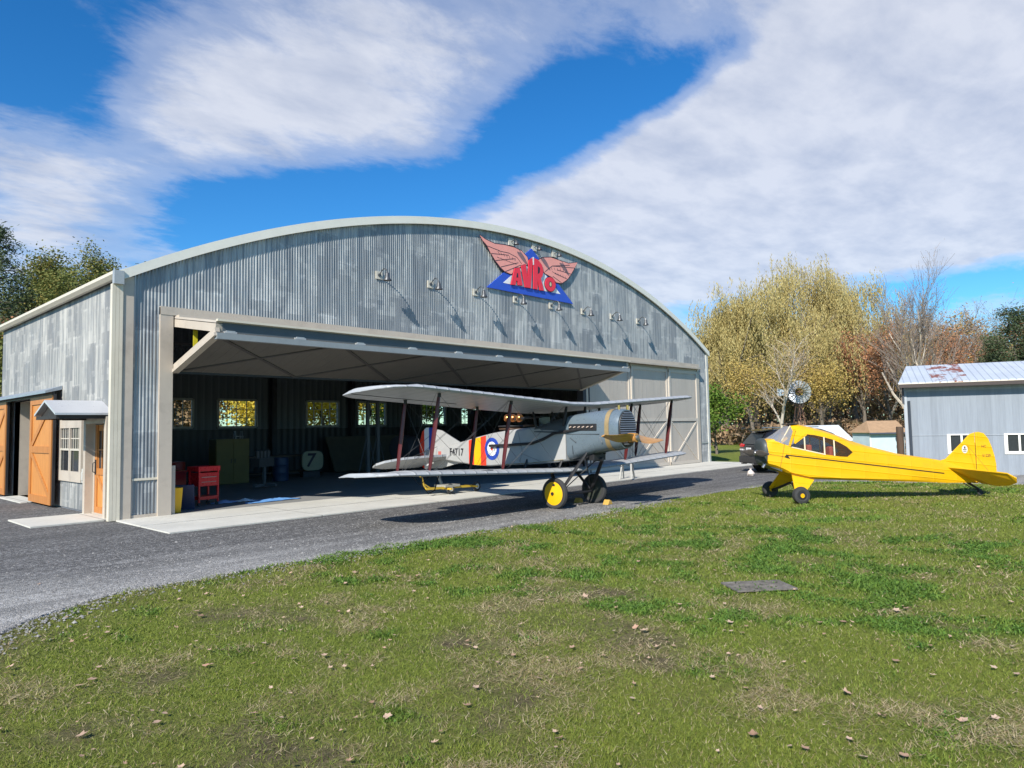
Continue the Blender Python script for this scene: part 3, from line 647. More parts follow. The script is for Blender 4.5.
# recessed bay behind the open barn doors
H(MB().box(5.42, 7.0, 26.5, 26.6, 0, 2.95).box(5.42, 7.0, 23.5, 23.6, 0, 2.95).box(5.42, 7.0, 23.6, 26.5, 2.95, 3.0), 'bay_reveal', M_taupe, smooth=0)
H(MB().box(6.6, 6.7, 23.6, 26.5, 1.35, 2.95), 'bay_panel', mat('tan_panel', (0.52, 0.45, 0.35), .6), smooth=0)
H(MB().box(6.72, 6.8, 23.6, 26.5, 0, 1.35), 'bay_back', mat('dark_door', (0.035, 0.038, 0.045), .5), smooth=0)
H(MB().tube([(6.0, 25.9, .08), (6.0, 24.0, .08)], .03, 6).tube([(6.2, 25.2, .08), (6.2, 25.2, 1.35)], .022, 6), 'white_pipe', mat('white_plastic', (0.7, 0.7, 0.68), .4))
tag(MB().box(5.0, 7.0, 23.62, 26.48, 0, .03).build('bay_sill_slab', M_conc, smooth=0), kind='structure')
H(MB().box(5.27, 5.39, 19.0, 19.18, .74, 1.08).box(5.25, 5.27, 19.03, 19.15, .8, 1.0), 'meter_box', mat('meter_grey', (0.45, 0.44, 0.40), .5), smooth=0, bevel=.01)

# ================================================================ lamps on the front and side
M_lamp = mat('dark_zinc_shade', (0.10, 0.105, 0.11), .4, metal=.5); M_plate = mat('pale_mount_plate', (0.55, 0.52, 0.44), .6)
def wall_lamp(x, z, label, down=True):
    e = empty('wall_lamp', (x, HY - .03, z), 0, label, 'lamp', 'lamps fixed along the hangar front')
    MB().box(-.115, .115, -.035, 0.0, -.115, .115).build('mounting_plate', M_plate, e, smooth=0)
    MB().lathe([(-.06, .05), (-.035, .055)], axis='y', n=14).build('arm_socket', M_lamp, e)
    pts = [(0, -.05, 0), (0, -.14, .10), (0, -.26, .16), (0, -.37, .11), (0, -.42, .02)]
    MB().tube(pts, .016, 6).build('gooseneck_arm', M_lamp, e)
    MB().lathe([(.04, .03), (.0, .055), (-.10, .065), (-.19, .125), (-.20, .125), (-.185, .118), (-.09, .055), (-.03, .02)], c=(0, -.42, -.02), n=18).build('lamp_shade', M_lamp, e)
    return e
L0 = wall_lamp(12.31, 6.45, 'gooseneck wall lamp furthest left in the lower row on the hangar front')
ordi = ['second', 'third', 'fourth', 'fifth', 'sixth', 'seventh']
def cp(e, x, z, label):
    c = copy_tree(e); c.location = (x, HY - .03, z); c['label'] = label; return c
for i in range(1, 8):
    cp(L0, 12.31 + i * 1.973, 6.45, f'gooseneck wall lamp, {ordi[i - 1]} from the left in the lower row' if i < 7 else 'gooseneck wall lamp furthest right in the lower row near the roof slope')
for x, z, lb in ((18.05, 8.50, 'small wall lamp above the red letters, left of the three under the roof'), (19.3, 8.52, 'small wall lamp above the peak of the blue triangle'), (20.45, 8.48, 'small wall lamp under the roof edge, right of the triangle peak')):
    e = empty('wall_lamp', (x, HY - .03, z), 0, lb, 'lamp', 'lamps fixed along the hangar front')
    MB().box(-.13, .13, -.035, 0.0, -.13, .13).build('mounting_plate', M_plate, e, smooth=0)
    MB().tube([(0, -.04, 0), (0, -.16, .04), (0, -.28, .0)], .016, 6).build('gooseneck_arm', M_lamp, e)
    MB().lathe([(.0, .03), (-.05, .06), (-.13, .10), (-.14, .10), (-.04, .04)], c=(0, -.28, .0), n=14).build('lamp_shade', M_lamp, e)
e = empty('barn_lamp', (5.36, 18.95, 2.3), 0, 'black enamel dish lamp hanging beneath the awning above the sash window', 'lamp')
MB().lathe([(.14, .05), (.06, .07), (.0, .22), (-.05, .27), (-.06, .27), (-.03, .24), (.02, .1)], c=(-.30, 0, 0), n=20).build('lamp_shade', M_black, e)
MB().tube([(0, 0, .10), (-.3, 0, .17), (-.3, 0, .12)], .018, 6).build('arm', M_black, e)
# ================================================================ winged sign
def S(px, py, d=.12):
    v = CR @ Vector(((470 + px / 8.533 - 512) / F, -(220 + py / 8.533 - 384) / F, -1.0)); t = (HY - .12) / v.y
    return (v.x * t, HC + v.z * t)
sg = empty('winged_sign', (19.1, HY - .05, 6.65), 0, 'blue triangle sign with pink wings and red letters on the corrugated hangar front', 'sign')
SS = (19.1, HY - .05, 6.65)
fl = lambda u, w, t: (u, HY - .05 - t, w)
def sign_poly(name, polys, m, d0, d1, parent=sg):
    mb = MB()
    for p in polys: mb.prism(p, fl, d0, d1)
    return mb.build(name, m, parent, smooth=0, shift=SS)
M_blue = mat('sign_blue', (0.03, 0.09, 0.52), .45, var=.08); M_red = mat('sign_red', (0.80, 0.035, 0.06), .45, var=.08)
M_pink = mat('sign_pink', (0.85, 0.35, 0.29), .5, var=.06); M_white = mat('sign_white', (0.8, 0.8, 0.8), .5, var=.04); M_ink = mat('sign_ink', (0.03, 0.02, 0.04), .6)
T = [S(150, 572), S(885, 716), S(530, 243)]; I = [S(285, 535), S(775, 632), S(532, 318)]
sign_poly('triangle', [T], M_blue, .0, .05); sign_poly('triangle_field', [I], M_white, .051, .056)
def grow(p, k):
    cx = sum(a for a, b in p) / len(p); cy = sum(b for a, b in p) / len(p)
    out = []
    for i in range(len(p)):
        a, b, c = Vector(p[i - 1]), Vector(p[i]), Vector(p[(i + 1) % len(p)])
        n1 = Vector(((b - a).y, -(b - a).x)).normalized(); n2 = Vector(((c - b).y, -(c - b).x)).normalized(); n = (n1 + n2)
        n = n / max(.5, n.length) ; q = b + n * k
        q2 = b - n * k
        out.append(tuple(q if (q - Vector((cx, cy))).length > (q2 - Vector((cx, cy))).length else q2))
    return out
WL = [(85, 130), (130, 165), (210, 203), (300, 215), (380, 236), (440, 265), (488, 318), (505, 380), (450, 392), (405, 412), (352, 462), (300, 440), (262, 405), (217, 345), (180, 285), (150, 222), (112, 178)]
WR = [(578, 348), (620, 322), (690, 320), (760, 345), (840, 372), (916, 363), (892, 410), (862, 462), (830, 508), (782, 540), (735, 532), (705, 492), (640, 455), (600, 400)]
for W in (WL, WR):
    p = [S(*q) for q in W]
    a = sign_poly('wing', [p], M_pink, .062, .075); sign_poly('wing_outline', [grow(p, .035)], M_ink, .057, .0615, a)
    # feather lines
    mb = MB()
    def ln(q0, q1, w=.018):
        a0, a1 = S(*q0), S(*q1); mb.bar((a0[0], HY - .05 - .078, a0[1]), (a1[0], HY - .05 - .078, a1[1]), w, .004, (0, 1, 0)) 
    if W is WL:
        for k, (p0, p1) in enumerate([((150, 222), (250, 262)), ((180, 285), (330, 300)), ((217, 345), (380, 330)), ((262, 400), (410, 365)), ((300, 440), (430, 385)), ((240, 262), (330, 282)), ((330, 282), (400, 320)), ((400, 320), (440, 375))]): ln(p0, p1)
        for i in range(7): ln((235 + i * 25, 268 + i * 10), (250 + i * 22, 290 + i * 10), .014); ln((230 + i * 24, 315 + i * 9), (250 + i * 24, 325 + i * 9), .014)
    else:
        for p0, p1 in [((892, 410), (760, 398)), ((862, 462), (740, 425)), ((830, 505), (720, 455)), ((782, 538), (705, 480)), ((640, 440), (700, 392)), ((700, 392), (765, 398)), ((850, 385), (700, 392))]: ln(p0, p1)
        for i in range(6): ln((690 + i * 26, 405 + i * 3), (700 + i * 24, 425 + i * 4), .014); ln((700 + i * 22, 440 + i * 9), (716 + i * 20, 450 + i * 9), .014)
    mb.build('feather_lines', M_ink, a, smooth=0, shift=SS)
letters = {'A': [(343, 552), (375, 412), (418, 408), (442, 560), (405, 556), (400, 520), (388, 520), (382, 555)],
           'V': [(432, 392), (468, 378), (486, 500), (496, 345), (532, 322), (512, 582), (464, 574)],
           'R': [(536, 325), (575, 342), (608, 385), (620, 440), (612, 480), (598, 498), (624, 604), (590, 600), (572, 505), (570, 592), (536, 588)]}
for k, q in letters.items():
    p = [S(*z) for z in q]; a = sign_poly('letter', [p], M_red, .086, .11); sign_poly('letter_outline', [grow(p, .02)], M_ink, .080, .0855, a)
    if k == 'R': sign_poly('letter_hole', [[S(572, 395), S(590, 410), S(588, 450), S(572, 462)]], M_ink, .1105, .113, a)
    if k == 'A': sign_poly('letter_hole', [[S(393, 455), S(402, 455), S(405, 492), S(389, 492)]], M_ink, .1105, .113, a)
el = lambda rx, ry, n=20: [S(680 + rx * math.cos(2 * math.pi * i / n), 550 + (ry + 0.0) * math.sin(2 * math.pi * i / n) + rx * .18 * math.cos(2 * math.pi * i / n)) for i in range(n)]
a = sign_poly('letter', [el(44, 60)], M_red, .086, .11); sign_poly('letter_outline', [el(49, 66)], M_ink, .080, .0855, a); sign_poly('letter_hole', [el(13, 25)], M_ink, .1105, .1125, a); sign_poly('letter_hole_fill', [el(8, 18)], mat('hole_cream', (.6, .5, .3)), .113, .115, a)
sign_poly('white_ray', [[S(526, 318), S(538, 318), S(538, 385), S(530, 385)]], M_white, .114, .117)
# ================================================================ biplane  (axis x = BXC, nose towards -y)
BXC = 13.35
bp = empty('biplane', (BXC, 10.5, 0), 0, 'silver grey two-seat biplane with wooden propeller and yellow wheel cover outside the hangar', 'aeroplane')
SB = (BXC, 10.5, 0)
def B(mb, name, m, parent=None, **k): return mb.build(name, m, parent if parent is not None else bp, shift=SB, **k)
M_linen = mat('silver_doped_linen', (0.36, 0.36, 0.35), .5, var=.07, scale=1.5, dirt=(.3, (.36, .35, .33)), bump=.05, bscale=25)
M_wingt = mat('wing_fabric', (0.35, 0.365, 0.38), .45, var=.06, scale=1.2, dirt=(.2, (.38, .38, .37)))
M_cowl = mat('blue_grey_cowling', (0.135, 0.175, 0.205), .3, var=.05, scale=1.2, metal=.15, dirt=(.05, (.2, .24, .27)))
M_dark = mat('engine_black', (0.018, 0.018, 0.02), .5, var=.3); M_decking = mat('dark_shaded_decking', (0.07, 0.082, 0.092), .5, var=.15)
M_strut = mat('maroon_strut', (0.085, 0.013, 0.014), .35, var=.15); M_wire = mat('rigging_wire', (0.06, 0.06, 0.06), .6, metal=.0)
M_tyre = mat('tyre_rubber', (0.035, 0.035, 0.035), .8, var=.2); M_yel = mat('yellow_wheel_paint', (0.80, 0.44, 0.004), .45, var=.04)
M_redp = mat('band_red', (0.66, 0.045, 0.02), .5, var=.06); M_yelp = mat('band_yellow', (0.80, 0.42, 0.005), .5, var=.05); M_bluep = mat('roundel_blue', (0.02, 0.06, 0.36), .5, var=.06); M_whitep = mat('doped_white', (0.72, 0.72, 0.72), .5, var=.04)
def fabric(base, axis, per, depth):
    """doped cloth drawn tight over ribs: fine ridges along the taped ribs"""
    m = base; nt = m.node_tree; b = [n for n in nt.nodes if n.type == 'BSDF_PRINCIPLED'][0]; N = NT(nt); v = N.tc('Object'); sep = N.n('ShaderNodeSeparateXYZ'); N.l(v, sep.inputs[0])
    f = N.math('FRACT', N.math('DIVIDE', sep.outputs[axis], per)); h = N.ramp(f, [(0, 1.0), (.10, 0.25), (.5, 0.0), (.90, .25), (1, 1.0)])
    for l in list(b.inputs['Normal'].links): nt.links.remove(l)
    N.bump(h, .8, depth, b)
    old = b.inputs['Base Color'].links[0].from_socket; tape = N.ramp(f, [(0, .28), (.06, .28), (.07, 0.0), (.93, 0.0), (.94, .28)])
    N.l(N.mix(tape, old, (.30, .30, .29)), b.inputs['Base Color'])
fabric(M_wingt, 0, .31, .02)
# fuselage stations: y, half width, bottom, shoulder, top
ST = [(10.42, .425, 1.10, 1.78, 2.14), (10.9, .43, 1.03, 1.80, 2.08), (11.4, .43, .99, 1.82, 1.93), (12.4, .41, .94, 1.79, 1.84), (13.0, .36, .90, 1.72, 1.77), (13.6, .30, .90, 1.62, 1.67), (14.5, .20, .96, 1.45, 1.50), (15.3, .11, 1.03, 1.33, 1.37), (16.0, .035, 1.11, 1.24, 1.27)]
def st(y):
    for a, b in zip(ST, ST[1:]):
        if y <= b[0] + 1e-6:
            t = (y - a[0]) / (b[0] - a[0]); return tuple(p + (q - p) * t for p, q in zip(a, b))
    return ST[-1]
def ring(y, out=0.0):
    _, hw, zb, zs, zt = st(y); hw += out; hh = zt - zs; pts = []
    for k in range(9):
        a = math.pi * k / 8; pts.append((BXC + hw * math.cos(a), y, zs + hh * math.sin(a)))
    pts += [(BXC - hw, y, zb + .03), (BXC - hw + .03, y, zb), (BXC + hw - .03, y, zb), (BXC + hw, y, zb + .03)]
    return pts
ys = [10.42, 10.9, 11.4, 12.0, 12.4, 13.0, 13.6, 14.5, 15.3, 16.0]
fu = B(MB().loft([ring(y) for y in ys]), 'fuselage', M_linen)
# forward decking, its dark colour partly painted shade from the upper wing
dk = MB(); rr = []
for y in (10.43, 10.9, 11.4):
    _, hw, zb, zs, zt = st(y); hw += .006; rr.append([(BXC + hw * math.cos(math.pi * k / 10), y, zs - .05 * (k in (0, 10)) + (zt - zs + .008) * math.sin(math.pi * k / 10)) for k in range(11)])
dk.loft(rr, closed=False, cap=False); B(dk, 'front_decking', M_decking, fu)
for y, r, nm in ((11.75, .27, 'front_cockpit_rim'), (12.55, .31, 'rear_cockpit_rim')):
    z = st(y)[4] + .005
    B(MB().tube([(BXC + r * math.cos(a), y + r * 1.0 * math.sin(a), z + .03) for a in np.linspace(0, 2 * math.pi, 25)], .028, 6, cap=False), nm, mat('brown_leather', (.06, .03, .015), .5), fu)
    B(MB().lathe([(z + .012, .0), (z + .013, r - .01)], c=(BXC, y, 0), n=24), 'cockpit_opening', M_dark, fu)
B(MB().bar((BXC - .2, 11.42, 2.03), (BXC + .2, 11.42, 2.03), .02, .22), 'windscreen', glass_mat('screen', (.2, .22, .24), .3), fu, smooth=0)
# ring mounted gun with brass drums at the rear cockpit
gn = B(MB().tube([(BXC + .34 * math.cos(a), 12.55 + .34 * math.sin(a), 1.93) for a in np.linspace(0, 2 * math.pi, 25)], .02, 6, cap=False).tube([(BXC - .3, 12.45, 1.93), (BXC - .28, 12.3, 2.08), (BXC - .25, 12.1, 2.1)], .02, 6), 'gun_ring', M_dark)
B(MB().tube([(BXC - .25, 12.5, 2.10), (BXC - .25, 11.3, 2.14)], .03, 8), 'gun_barrel', M_dark, gn)
for yy in (12.02, 12.24, 12.44): B(MB().lathe([(-.04, .08), (0, .105), (.05, .105), (.09, .07)], c=(BXC - .25, yy, 2.13), axis='y', n=14), 'copper_drum', mat('copper_brass', (.55, .20, .06), .25, metal=.9, var=.3), gn)
# tail skid fin under the tail, fin, rudder, tailplane
sidep = lambda x0: (lambda u, w, t: (BXC + x0 + t, u, w))
B(MB().prism([(14.45, .955), (16.0, 1.09), (15.95, .74), (15.35, .76), (14.9, .86)], sidep(-.02), 0, .04), 'belly_fin', M_linen)
B(MB().prism([(14.50, 1.49), (14.9, 1.66), (15.3, 1.84), (15.62, 1.89), (15.62, 1.30), (15.3, 1.36)], sidep(-.02), 0, .04), 'fin', M_linen)
rud = [(15.64, 1.895), (15.72, 1.93), (15.98, 1.93), (16.16, 1.82), (16.28, 1.5), (16.27, 1.1), (16.15, .76), (15.98, .70), (15.90, .78), (15.88, 1.1), (15.64, 1.3)]
rd = B(MB().prism(rud, sidep(-.018), 0, .036), 'rudder', M_bluep)
def clipy(p, lo, hi):
    def c(p, s, v):
        out = []
        for i in range(len(p)):
            a, b = p[i - 1], p[i]; ina, inb = (a[0] - v) * s >= 0, (b[0] - v) * s >= 0
            if ina != inb: t = (v - a[0]) / (b[0] - a[0]); out.append((v, a[1] + (b[1] - a[1]) * t))
            if inb: out.append(b)
        return out
    return c(c(p, 1, lo), -1, hi)
B(MB().prism(clipy(rud, 15.86, 16.07), sidep(-.021), 0, .042), 'white_stripe', M_whitep, rd, smooth=0)
B(MB().prism(clipy(rud, 16.07, 16.3), sidep(-.0215), 0, .043), 'red_stripe', M_redp, rd, smooth=0)
for s in (-1, 1):
    tp = [(s * .06, 14.95), (s * .9, 14.98), (s * 1.6, 15.08), (s * 2.0, 15.35), (s * 2.08, 15.62), (s * .06, 15.62)]
    B(MB().prism(tp, lambda u, w, t: (BXC + u, w, 1.13 - (w - 15) * .28 + t), -.03, .03), 'tailplane', M_wingt)
    tp = [(s * .12, 15.64), (s * 2.08, 15.64), (s * 1.98, 15.9), (s * 1.5, 16.12), (s * .4, 16.25), (s * .12, 16.2)]
    B(MB().prism(tp, lambda u, w, t: (BXC + u, w, 1.13 - (w - 15) * .28 + t), -.022, .022), 'elevator', M_wingt)
    B(MB().tube([(BXC + s * .1, 15.4, 1.38), (BXC + s * 1.2, 15.3, 1.1)], .006, 4).tube([(BXC + s * .02, 15.8, 1.7), (BXC + s * 1.2, 15.6, 1.1)], .006, 4), 'tail_bracing', M_wire)
# markings on both sides of the fuselage
def side_pt(s, y, z, out=.006):
    _, hw, zb, zs, zt = st(y); return (BXC + s * (hw + out), y, z)
for s in (-1, 1):
    for y0, y1, m, nm in ((13.67, 13.90, M_redp, 'red_band'), (13.38, 13.67, M_yelp, 'yellow_band'), (13.16, 13.38, M_redp, 'red_band')):
        q = MB(); q.add([side_pt(s, y0, st(y0)[2] + .012), side_pt(s, y1, st(y1)[2] + .012), side_pt(s, y1, st(y1)[3]), side_pt(s, y0, st(y0)[3])], [(0, 1, 2, 3)])
        q.add([side_pt(s, y0, st(y0)[3]), side_pt(s, y1, st(y1)[3]), (BXC, y1, st(y1)[4] + .008), (BXC, y0, st(y0)[4] + .008)], [(0, 1, 2, 3)])
        B(q, nm, m, fu, smooth=0)
    for r, m, o, nm in ((.29, M_bluep, .007, 'roundel_ring'), (.185, M_whitep, .010, 'roundel_field'), (.045, M_redp, .013, 'roundel_centre')):
        q = MB(); q.add([side_pt(s, 12.92 + r * math.cos(a), 1.35 + r * math.sin(a), o) for a in np.linspace(0, 2 * math.pi, 33)[:-1]], [tuple(range(32))]); B(q, nm, m, fu, smooth=0)
    text_mesh('serial_number', 'F4717', .25, mat('marking_ink', (.015, .015, .02), .5), .002, (lambda u, v, t, s=s: side_pt(s, 14.47 + u * (-1 if s < 0 else 1) * .98, 1.235 + v * 1.12, .008 + t) ), fu, spacing=1.08)
    for o in bpy.data.objects:
        if o.name.startswith('serial_number') and o.parent == fu and not o.get('done'):
            o['done'] = 1
            if True:
                for v in o.data.vertices: v.co = Vector((v.co.x - SB[0], v.co.y - SB[1], v.co.z - SB[2]))
    B(MB().box(BXC + s * .116 - .004, BXC + s * .116 + .004, 15.2, 15.34, 1.12, 1.25), 'small_red_panel', mat('faded_red', (.45, .12, .10), .5), fu, smooth=0)
    # side exhaust pipe running aft
    xo = BXC + s * .455
    B(MB().tube([(BXC + s * .40, 9.75, 1.86), (xo, 10.3, 1.79), (xo, 10.75, 1.74), (xo, 11.1, 1.60), (xo, 11.45, 1.50), (xo, 12.2, 1.455), (BXC + s * .43, 12.95, 1.43)], .034, 8), 'exhaust_pipe', M_dark)
    # side stitching / access seams
    B(MB().tube([side_pt(s, 10.5, 1.12, .004), side_pt(s, 11.4, 1.03, .004), side_pt(s, 12.4, .965, .004)], .008, 4), 'lower_longeron_edge', mat('brass_edge', (.30, .24, .12), .5), fu)
    B(MB().tube([side_pt(s, 11.9, 1.05, .004), side_pt(s, 11.8, 1.3, .004), side_pt(s, 11.95, 1.8, .004)], .006, 4).tube([side_pt(s, 11.2, 1.06, .004), side_pt(s, 11.85, 1.25, .004)], .006, 4), 'lacing_seam', mat('seam_grey', (.2, .2, .19), .6), fu)
# cowling: flat-sided aft, oval radiator in front
def cowl_ring(y, hw, zb, zt, e, out=0):
    zc, hh = (zb + zt) / 2, (zt - zb) / 2 + out; pts = []
    for k in range(28):
        a = 2 * math.pi * k / 28; c, s_ = math.cos(a), math.sin(a)
        pts.append((BXC + (hw + out) * abs(c) ** e * (1 if c > 0 else -1), y, zc + hh * abs(s_) ** e * (1 if s_ > 0 else -1)))
    return pts
CS = [(10.40, .425, 1.10, 2.16, .42), (10.0, .425, 1.20, 2.21, .48), (9.6, .42, 1.29, 2.25, .6), (9.3, .41, 1.33, 2.27, .74), (9.06, .385, 1.36, 2.275, .86), (8.98, .36, 1.38, 2.255, .9)]
cw = B(MB().loft([cowl_ring(*c) for c in CS]), 'engine_cowling', M_cowl, smooth=50)
B(MB().loft([cowl_ring(9.20, .402, 1.343, 2.275, .79, .008), cowl_ring(9.31, .409, 1.331, 2.273, .735, .008)], cap=False), 'brass_band', mat('ochre_band', (.32, .23, .11), .4, metal=.2, var=.15), cw, smooth=50)
B(MB().loft([cowl_ring(8.972, .335, 1.405, 2.23, .9), cowl_ring(8.955, .325, 1.415, 2.22, .9)]), 'radiator', M_dark, cw)
sh = MB()
for i in range(15):
    z = 1.47 + i * .05; k = (z - 1.82) / .41; hwz = .315 * math.sqrt(max(0.05, 1 - k * k))
    sh.add([(BXC - hwz, 8.935, z), (BXC + hwz, 8.935, z), (BXC + hwz, 8.95, z + .024), (BXC - hwz, 8.95, z + .024), (BXC - hwz, 8.953, z + .018), (BXC + hwz, 8.953, z + .018), (BXC + hwz, 8.94, z - .004), (BXC - hwz, 8.94, z - .004)], [(0, 1, 2, 3), (4, 5, 6, 7), (0, 3, 4, 7), (1, 6, 5, 2)])
B(sh, 'radiator_shutters', mat('grey_shutter', (.20, .22, .24), .4, metal=.4), cw, smooth=0)
for s in (-1, 1):
    x = BXC + s * .42
    B(MB().box(x - .014, x + .014, 9.52, 10.32, 1.79, 1.95), 'exhaust_port_slot', M_dark, cw, smooth=0, bevel=.01)
    ex = MB()
    for i in range(6): ex.tube([(x - s * .02, 9.6 + i * .125, 1.90), (x + s * .035, 9.66 + i * .125, 1.86)], .022, 6)
    B(ex, 'exhaust_stubs', mat('burnt_steel', (.16, .13, .11), .4, metal=.6), cw)
    B(MB().box(x - .008, x + .010, 9.45, 10.38, 1.705, 1.72), 'cowl_seam', mat('seam_dark', (.05, .06, .07), .5), cw, smooth=0)
    B(MB().tube([(x + s * .01, 10.28, 1.63), (x + s * .02, 10.1, 1.52)], .008, 5).tube([(x + s * .01, 10.22, 1.45), (x + s * .02, 10.2, 1.25)], .008, 5).tube([(x - s * .01, 9.45, 1.66), (x, 9.38, 1.52)], .008, 5), 'cowl_latch', mat('seam_dark', (.05, .06, .07), .5), cw)
B(MB().tube([(BXC - .05, 9.15, 2.27), (BXC - .05, 9.15, 2.36)], .03, 10).tube([(BXC + .22, 9.1, 2.2), (BXC + .22, 9.1, 2.36)], .03, 10), 'radiator_cap', mat('brass', (.6, .42, .14), .3, metal=.8), cw)
# propeller, laminated wood, parked level
pr = MB()
for s in (-1, 1):
    rings = []
    for k in range(13):
        t = k / 12; r = .07 + t * 1.10; wd_ = .055 + .075 * math.sin(math.pi * min(1, t * 1.02) ** .8) * (1 - t * .35) + .02 * (1 - t); tk = .045 * (1 - t * .75) + .006
        tw = R(62 - 44 * t); sweep = -.03 * math.sin(math.pi * t); rings.append([(BXC + s * r, 8.80 + s * 0 + (wd_ * math.cos(a) * math.cos(tw) * s + tk * math.sin(a) * math.sin(tw)), 1.62 - s * r * .06 + sweep + wd_ * math.cos(a) * math.sin(tw) * .95 + tk * math.sin(a) * math.cos(tw) * s) for a in np.linspace(0, 2 * math.pi, 13)[:-1]])
    pr.loft(rings)
M_prop = wood('propeller_wood', (0.56, 0.29, 0.085), (0.38, 0.17, 0.045), 0, .25)
pp = B(pr, 'propeller', M_prop, smooth=60)
B(MB().lathe([(8.72, .02), (8.725, .10), (8.88, .11), (8.97, .10)], c=(BXC, 0, 1.62), axis='y'), 'hub', M_prop, pp)
B(MB().lathe([(8.68, .0), (8.685, .055), (8.72, .06)], c=(BXC, 0, 1.62), axis='y', n=16), 'hub_plate', mat('dull_steel', (.3, .3, .3), .35, metal=.8), pp)

# wings
def wing(zc, dih, le, chord, inc, half, rake, name, tipy, kink=.45):
    """both panels of one wing as one lifting surface with ribbed fabric and raked tips"""
    prof = [(0.0, 0.0), (.015, .028), (.06, .052), (.20, .072), (.42, .070), (.65, .050), (.85, .024), (1.0, .004), (1.0, -.006), (.8, -.004), (.5, -.002), (.2, -.012), (.06, -.024), (.01, -.020)]
    xsn = [0, kink]; x = kink
    while x < half - 1.2: x += .155; xsn.append(x)
    rings = []; stations = []
    xt = np.linspace(xsn[-1] + .12, half, 12)
    for x in list(xsn) + list(xt): stations.append(x)
    full = [-x for x in reversed(stations)] + stations[1:]
    for i, x in enumerate(full):
        ax_ = abs(x); z0 = zc + max(0, ax_ - kink) * dih; a = le; b = le + chord
        e = (ax_ - (half - rake)) / rake
        if e > 0: a = le + chord * .52 * (1 - math.sqrt(max(0, 1 - min(1, e) ** 2.2))) + .0; b = le + chord * (1 - .0 * e) - .30 * max(0, e - .55) ** 2 * 3.2
        if b - a < .04: b = a + .04
        c = b - a; sag = .004 if i % 2 else 0
        rings.append([(BXC + x, a + u * c, z0 + (inc * (0.5 - (a + u * c - le) / chord)) + (w_ + (-sag if .05 < u < .95 and w_ > .01 else 0)) * (1.3 if ax_ < half - rake * .7 else .9)) for u, w_ in prof])
    return B(MB().loft(rings), name, M_wingt, smooth=50)
UP = dict(zc=2.33, dih=.058, le=10.12, chord=1.68, inc=.17, half=5.74, rake=.75)
uw = wing(UP['zc'], UP['dih'], UP['le'], UP['chord'], UP['inc'], UP['half'], .95, 'upper_wing', 0)
lw = wing(.80, .043, 10.35, 1.62, .10, 5.72, 1.0, 'lower_wing', 0, kink=.5)
uz = lambda x, y: UP['zc'] + max(0, abs(x) - .45) * UP['dih'] + UP['inc'] * (.5 - (y - 10.12) / 1.68)
lz = lambda x, y: .80 + max(0, abs(x) - .5) * .043 + .10 * (.5 - (y - 10.35) / 1.62)
# aileron gaps (dark line) and hinge on the wings
for s in (-1, 1):
    for zf, y, nm, par in ((uz, 11.38, 'aileron_gap', uw), (lz, 11.58, 'aileron_gap', lw)):
        q = MB()
        for dz in (-.012 if zf is uz else -.004, ):
            q.bar((BXC + s * 3.0, y, zf(3.0, y) - .001), (BXC + s * 5.7, y, zf(5.7, y) - .001), .012, .012 if zf is lz else .022)
        B(q, nm, mat('gap_shadow', (.03, .03, .03), .8), par, smooth=0)
B(MB().box(10.15 - 0, 10.5, 10.42, 10.62, lz(3, 10.5) + .056, lz(3, 10.5) + .07), 'walkway_pad', M_dark, lw, smooth=0)
# struts and rigging
def strut(p, q, w=.085, m=M_strut, nm='interplane_strut', parent=None):
    p = Vector(p); q = Vector(q); d = q - p
    rings = []
    for k, wd_ in ((0, .35), (.06, .8), (.2, 1.0), (.5, 1.12), (.8, 1.0), (.94, .8), (1, .35)):
        c = p + d * k; rings.append([(c.x + .022 * wd_ * math.sin(a), c.y + w / 2 * wd_ * math.cos(a) * 1.3, c.z) for a in np.linspace(0, 2 * math.pi, 11)[:-1]])
    return B(MB().loft(rings), nm, m, parent)
for x in (-4.38, -2.33, 2.33, 4.38):
    for yu, yl in ((10.42, 10.60), (11.48, 11.62)):
        sx = strut((BXC + x + .06, yu, uz(x, yu) - .005), (BXC + x - .06, yl, lz(x, yl) + .05))
        B(MB().tube([(BXC + x + .06, yu, uz(x, yu) - .10), (BXC + x + .06, yu, uz(x, yu) + .01)], .035, 8), 'strut_fitting', M_dark, sx)
wr = MB()
for s in (-1, 1):
    for yu, yl in ((10.42, 10.60), (11.48, 11.62)):
        for xa, xb in ((4.38, 2.33), (2.33, .45)):
            wr.tube([(BXC + s * xa, yu, uz(xa, yu)), (BXC + s * xb, yl, lz(xb, yl) + .05)], .0038, 4); wr.tube([(BXC + s * xb, yu, uz(xb, yu)), (BXC + s * xa, yl, lz(xa, yl) + .05)], .0038, 4)
            wr.tube([(BXC + s * xb + .04, yu, uz(xb, yu)), (BXC + s * xa + .04, yl, lz(xa, yl) + .05)], .0038, 4)
    for xa in (4.38, 2.33): wr.tube([(BXC + s * xa, 10.42, uz(xa, 10.42)), (BXC + s * xa, 11.62, lz(xa, 11.62))], .004, 4); wr.tube([(BXC + s * xa, 11.48, uz(xa, 11.4)), (BXC + s * xa, 10.6, lz(xa, 10.6))], .004, 4)
B(wr, 'rigging_wires', M_wire)
for s in (-1, 1):
    for y0, y1, z1 in ((10.42, 10.5, 1.9), (11.48, 11.35, 1.85)): strut((BXC + s * .36, y0, uz(.4, y0)), (BXC + s * .40, y1, z1), .06, M_dark, 'cabane_strut')
    for y in (10.6, 11.7): strut((BXC + s * .5, y, lz(.5, y) + .04), (BXC + s * .40, y - .05, 1.14), .05, M_dark, 'belly_strut')
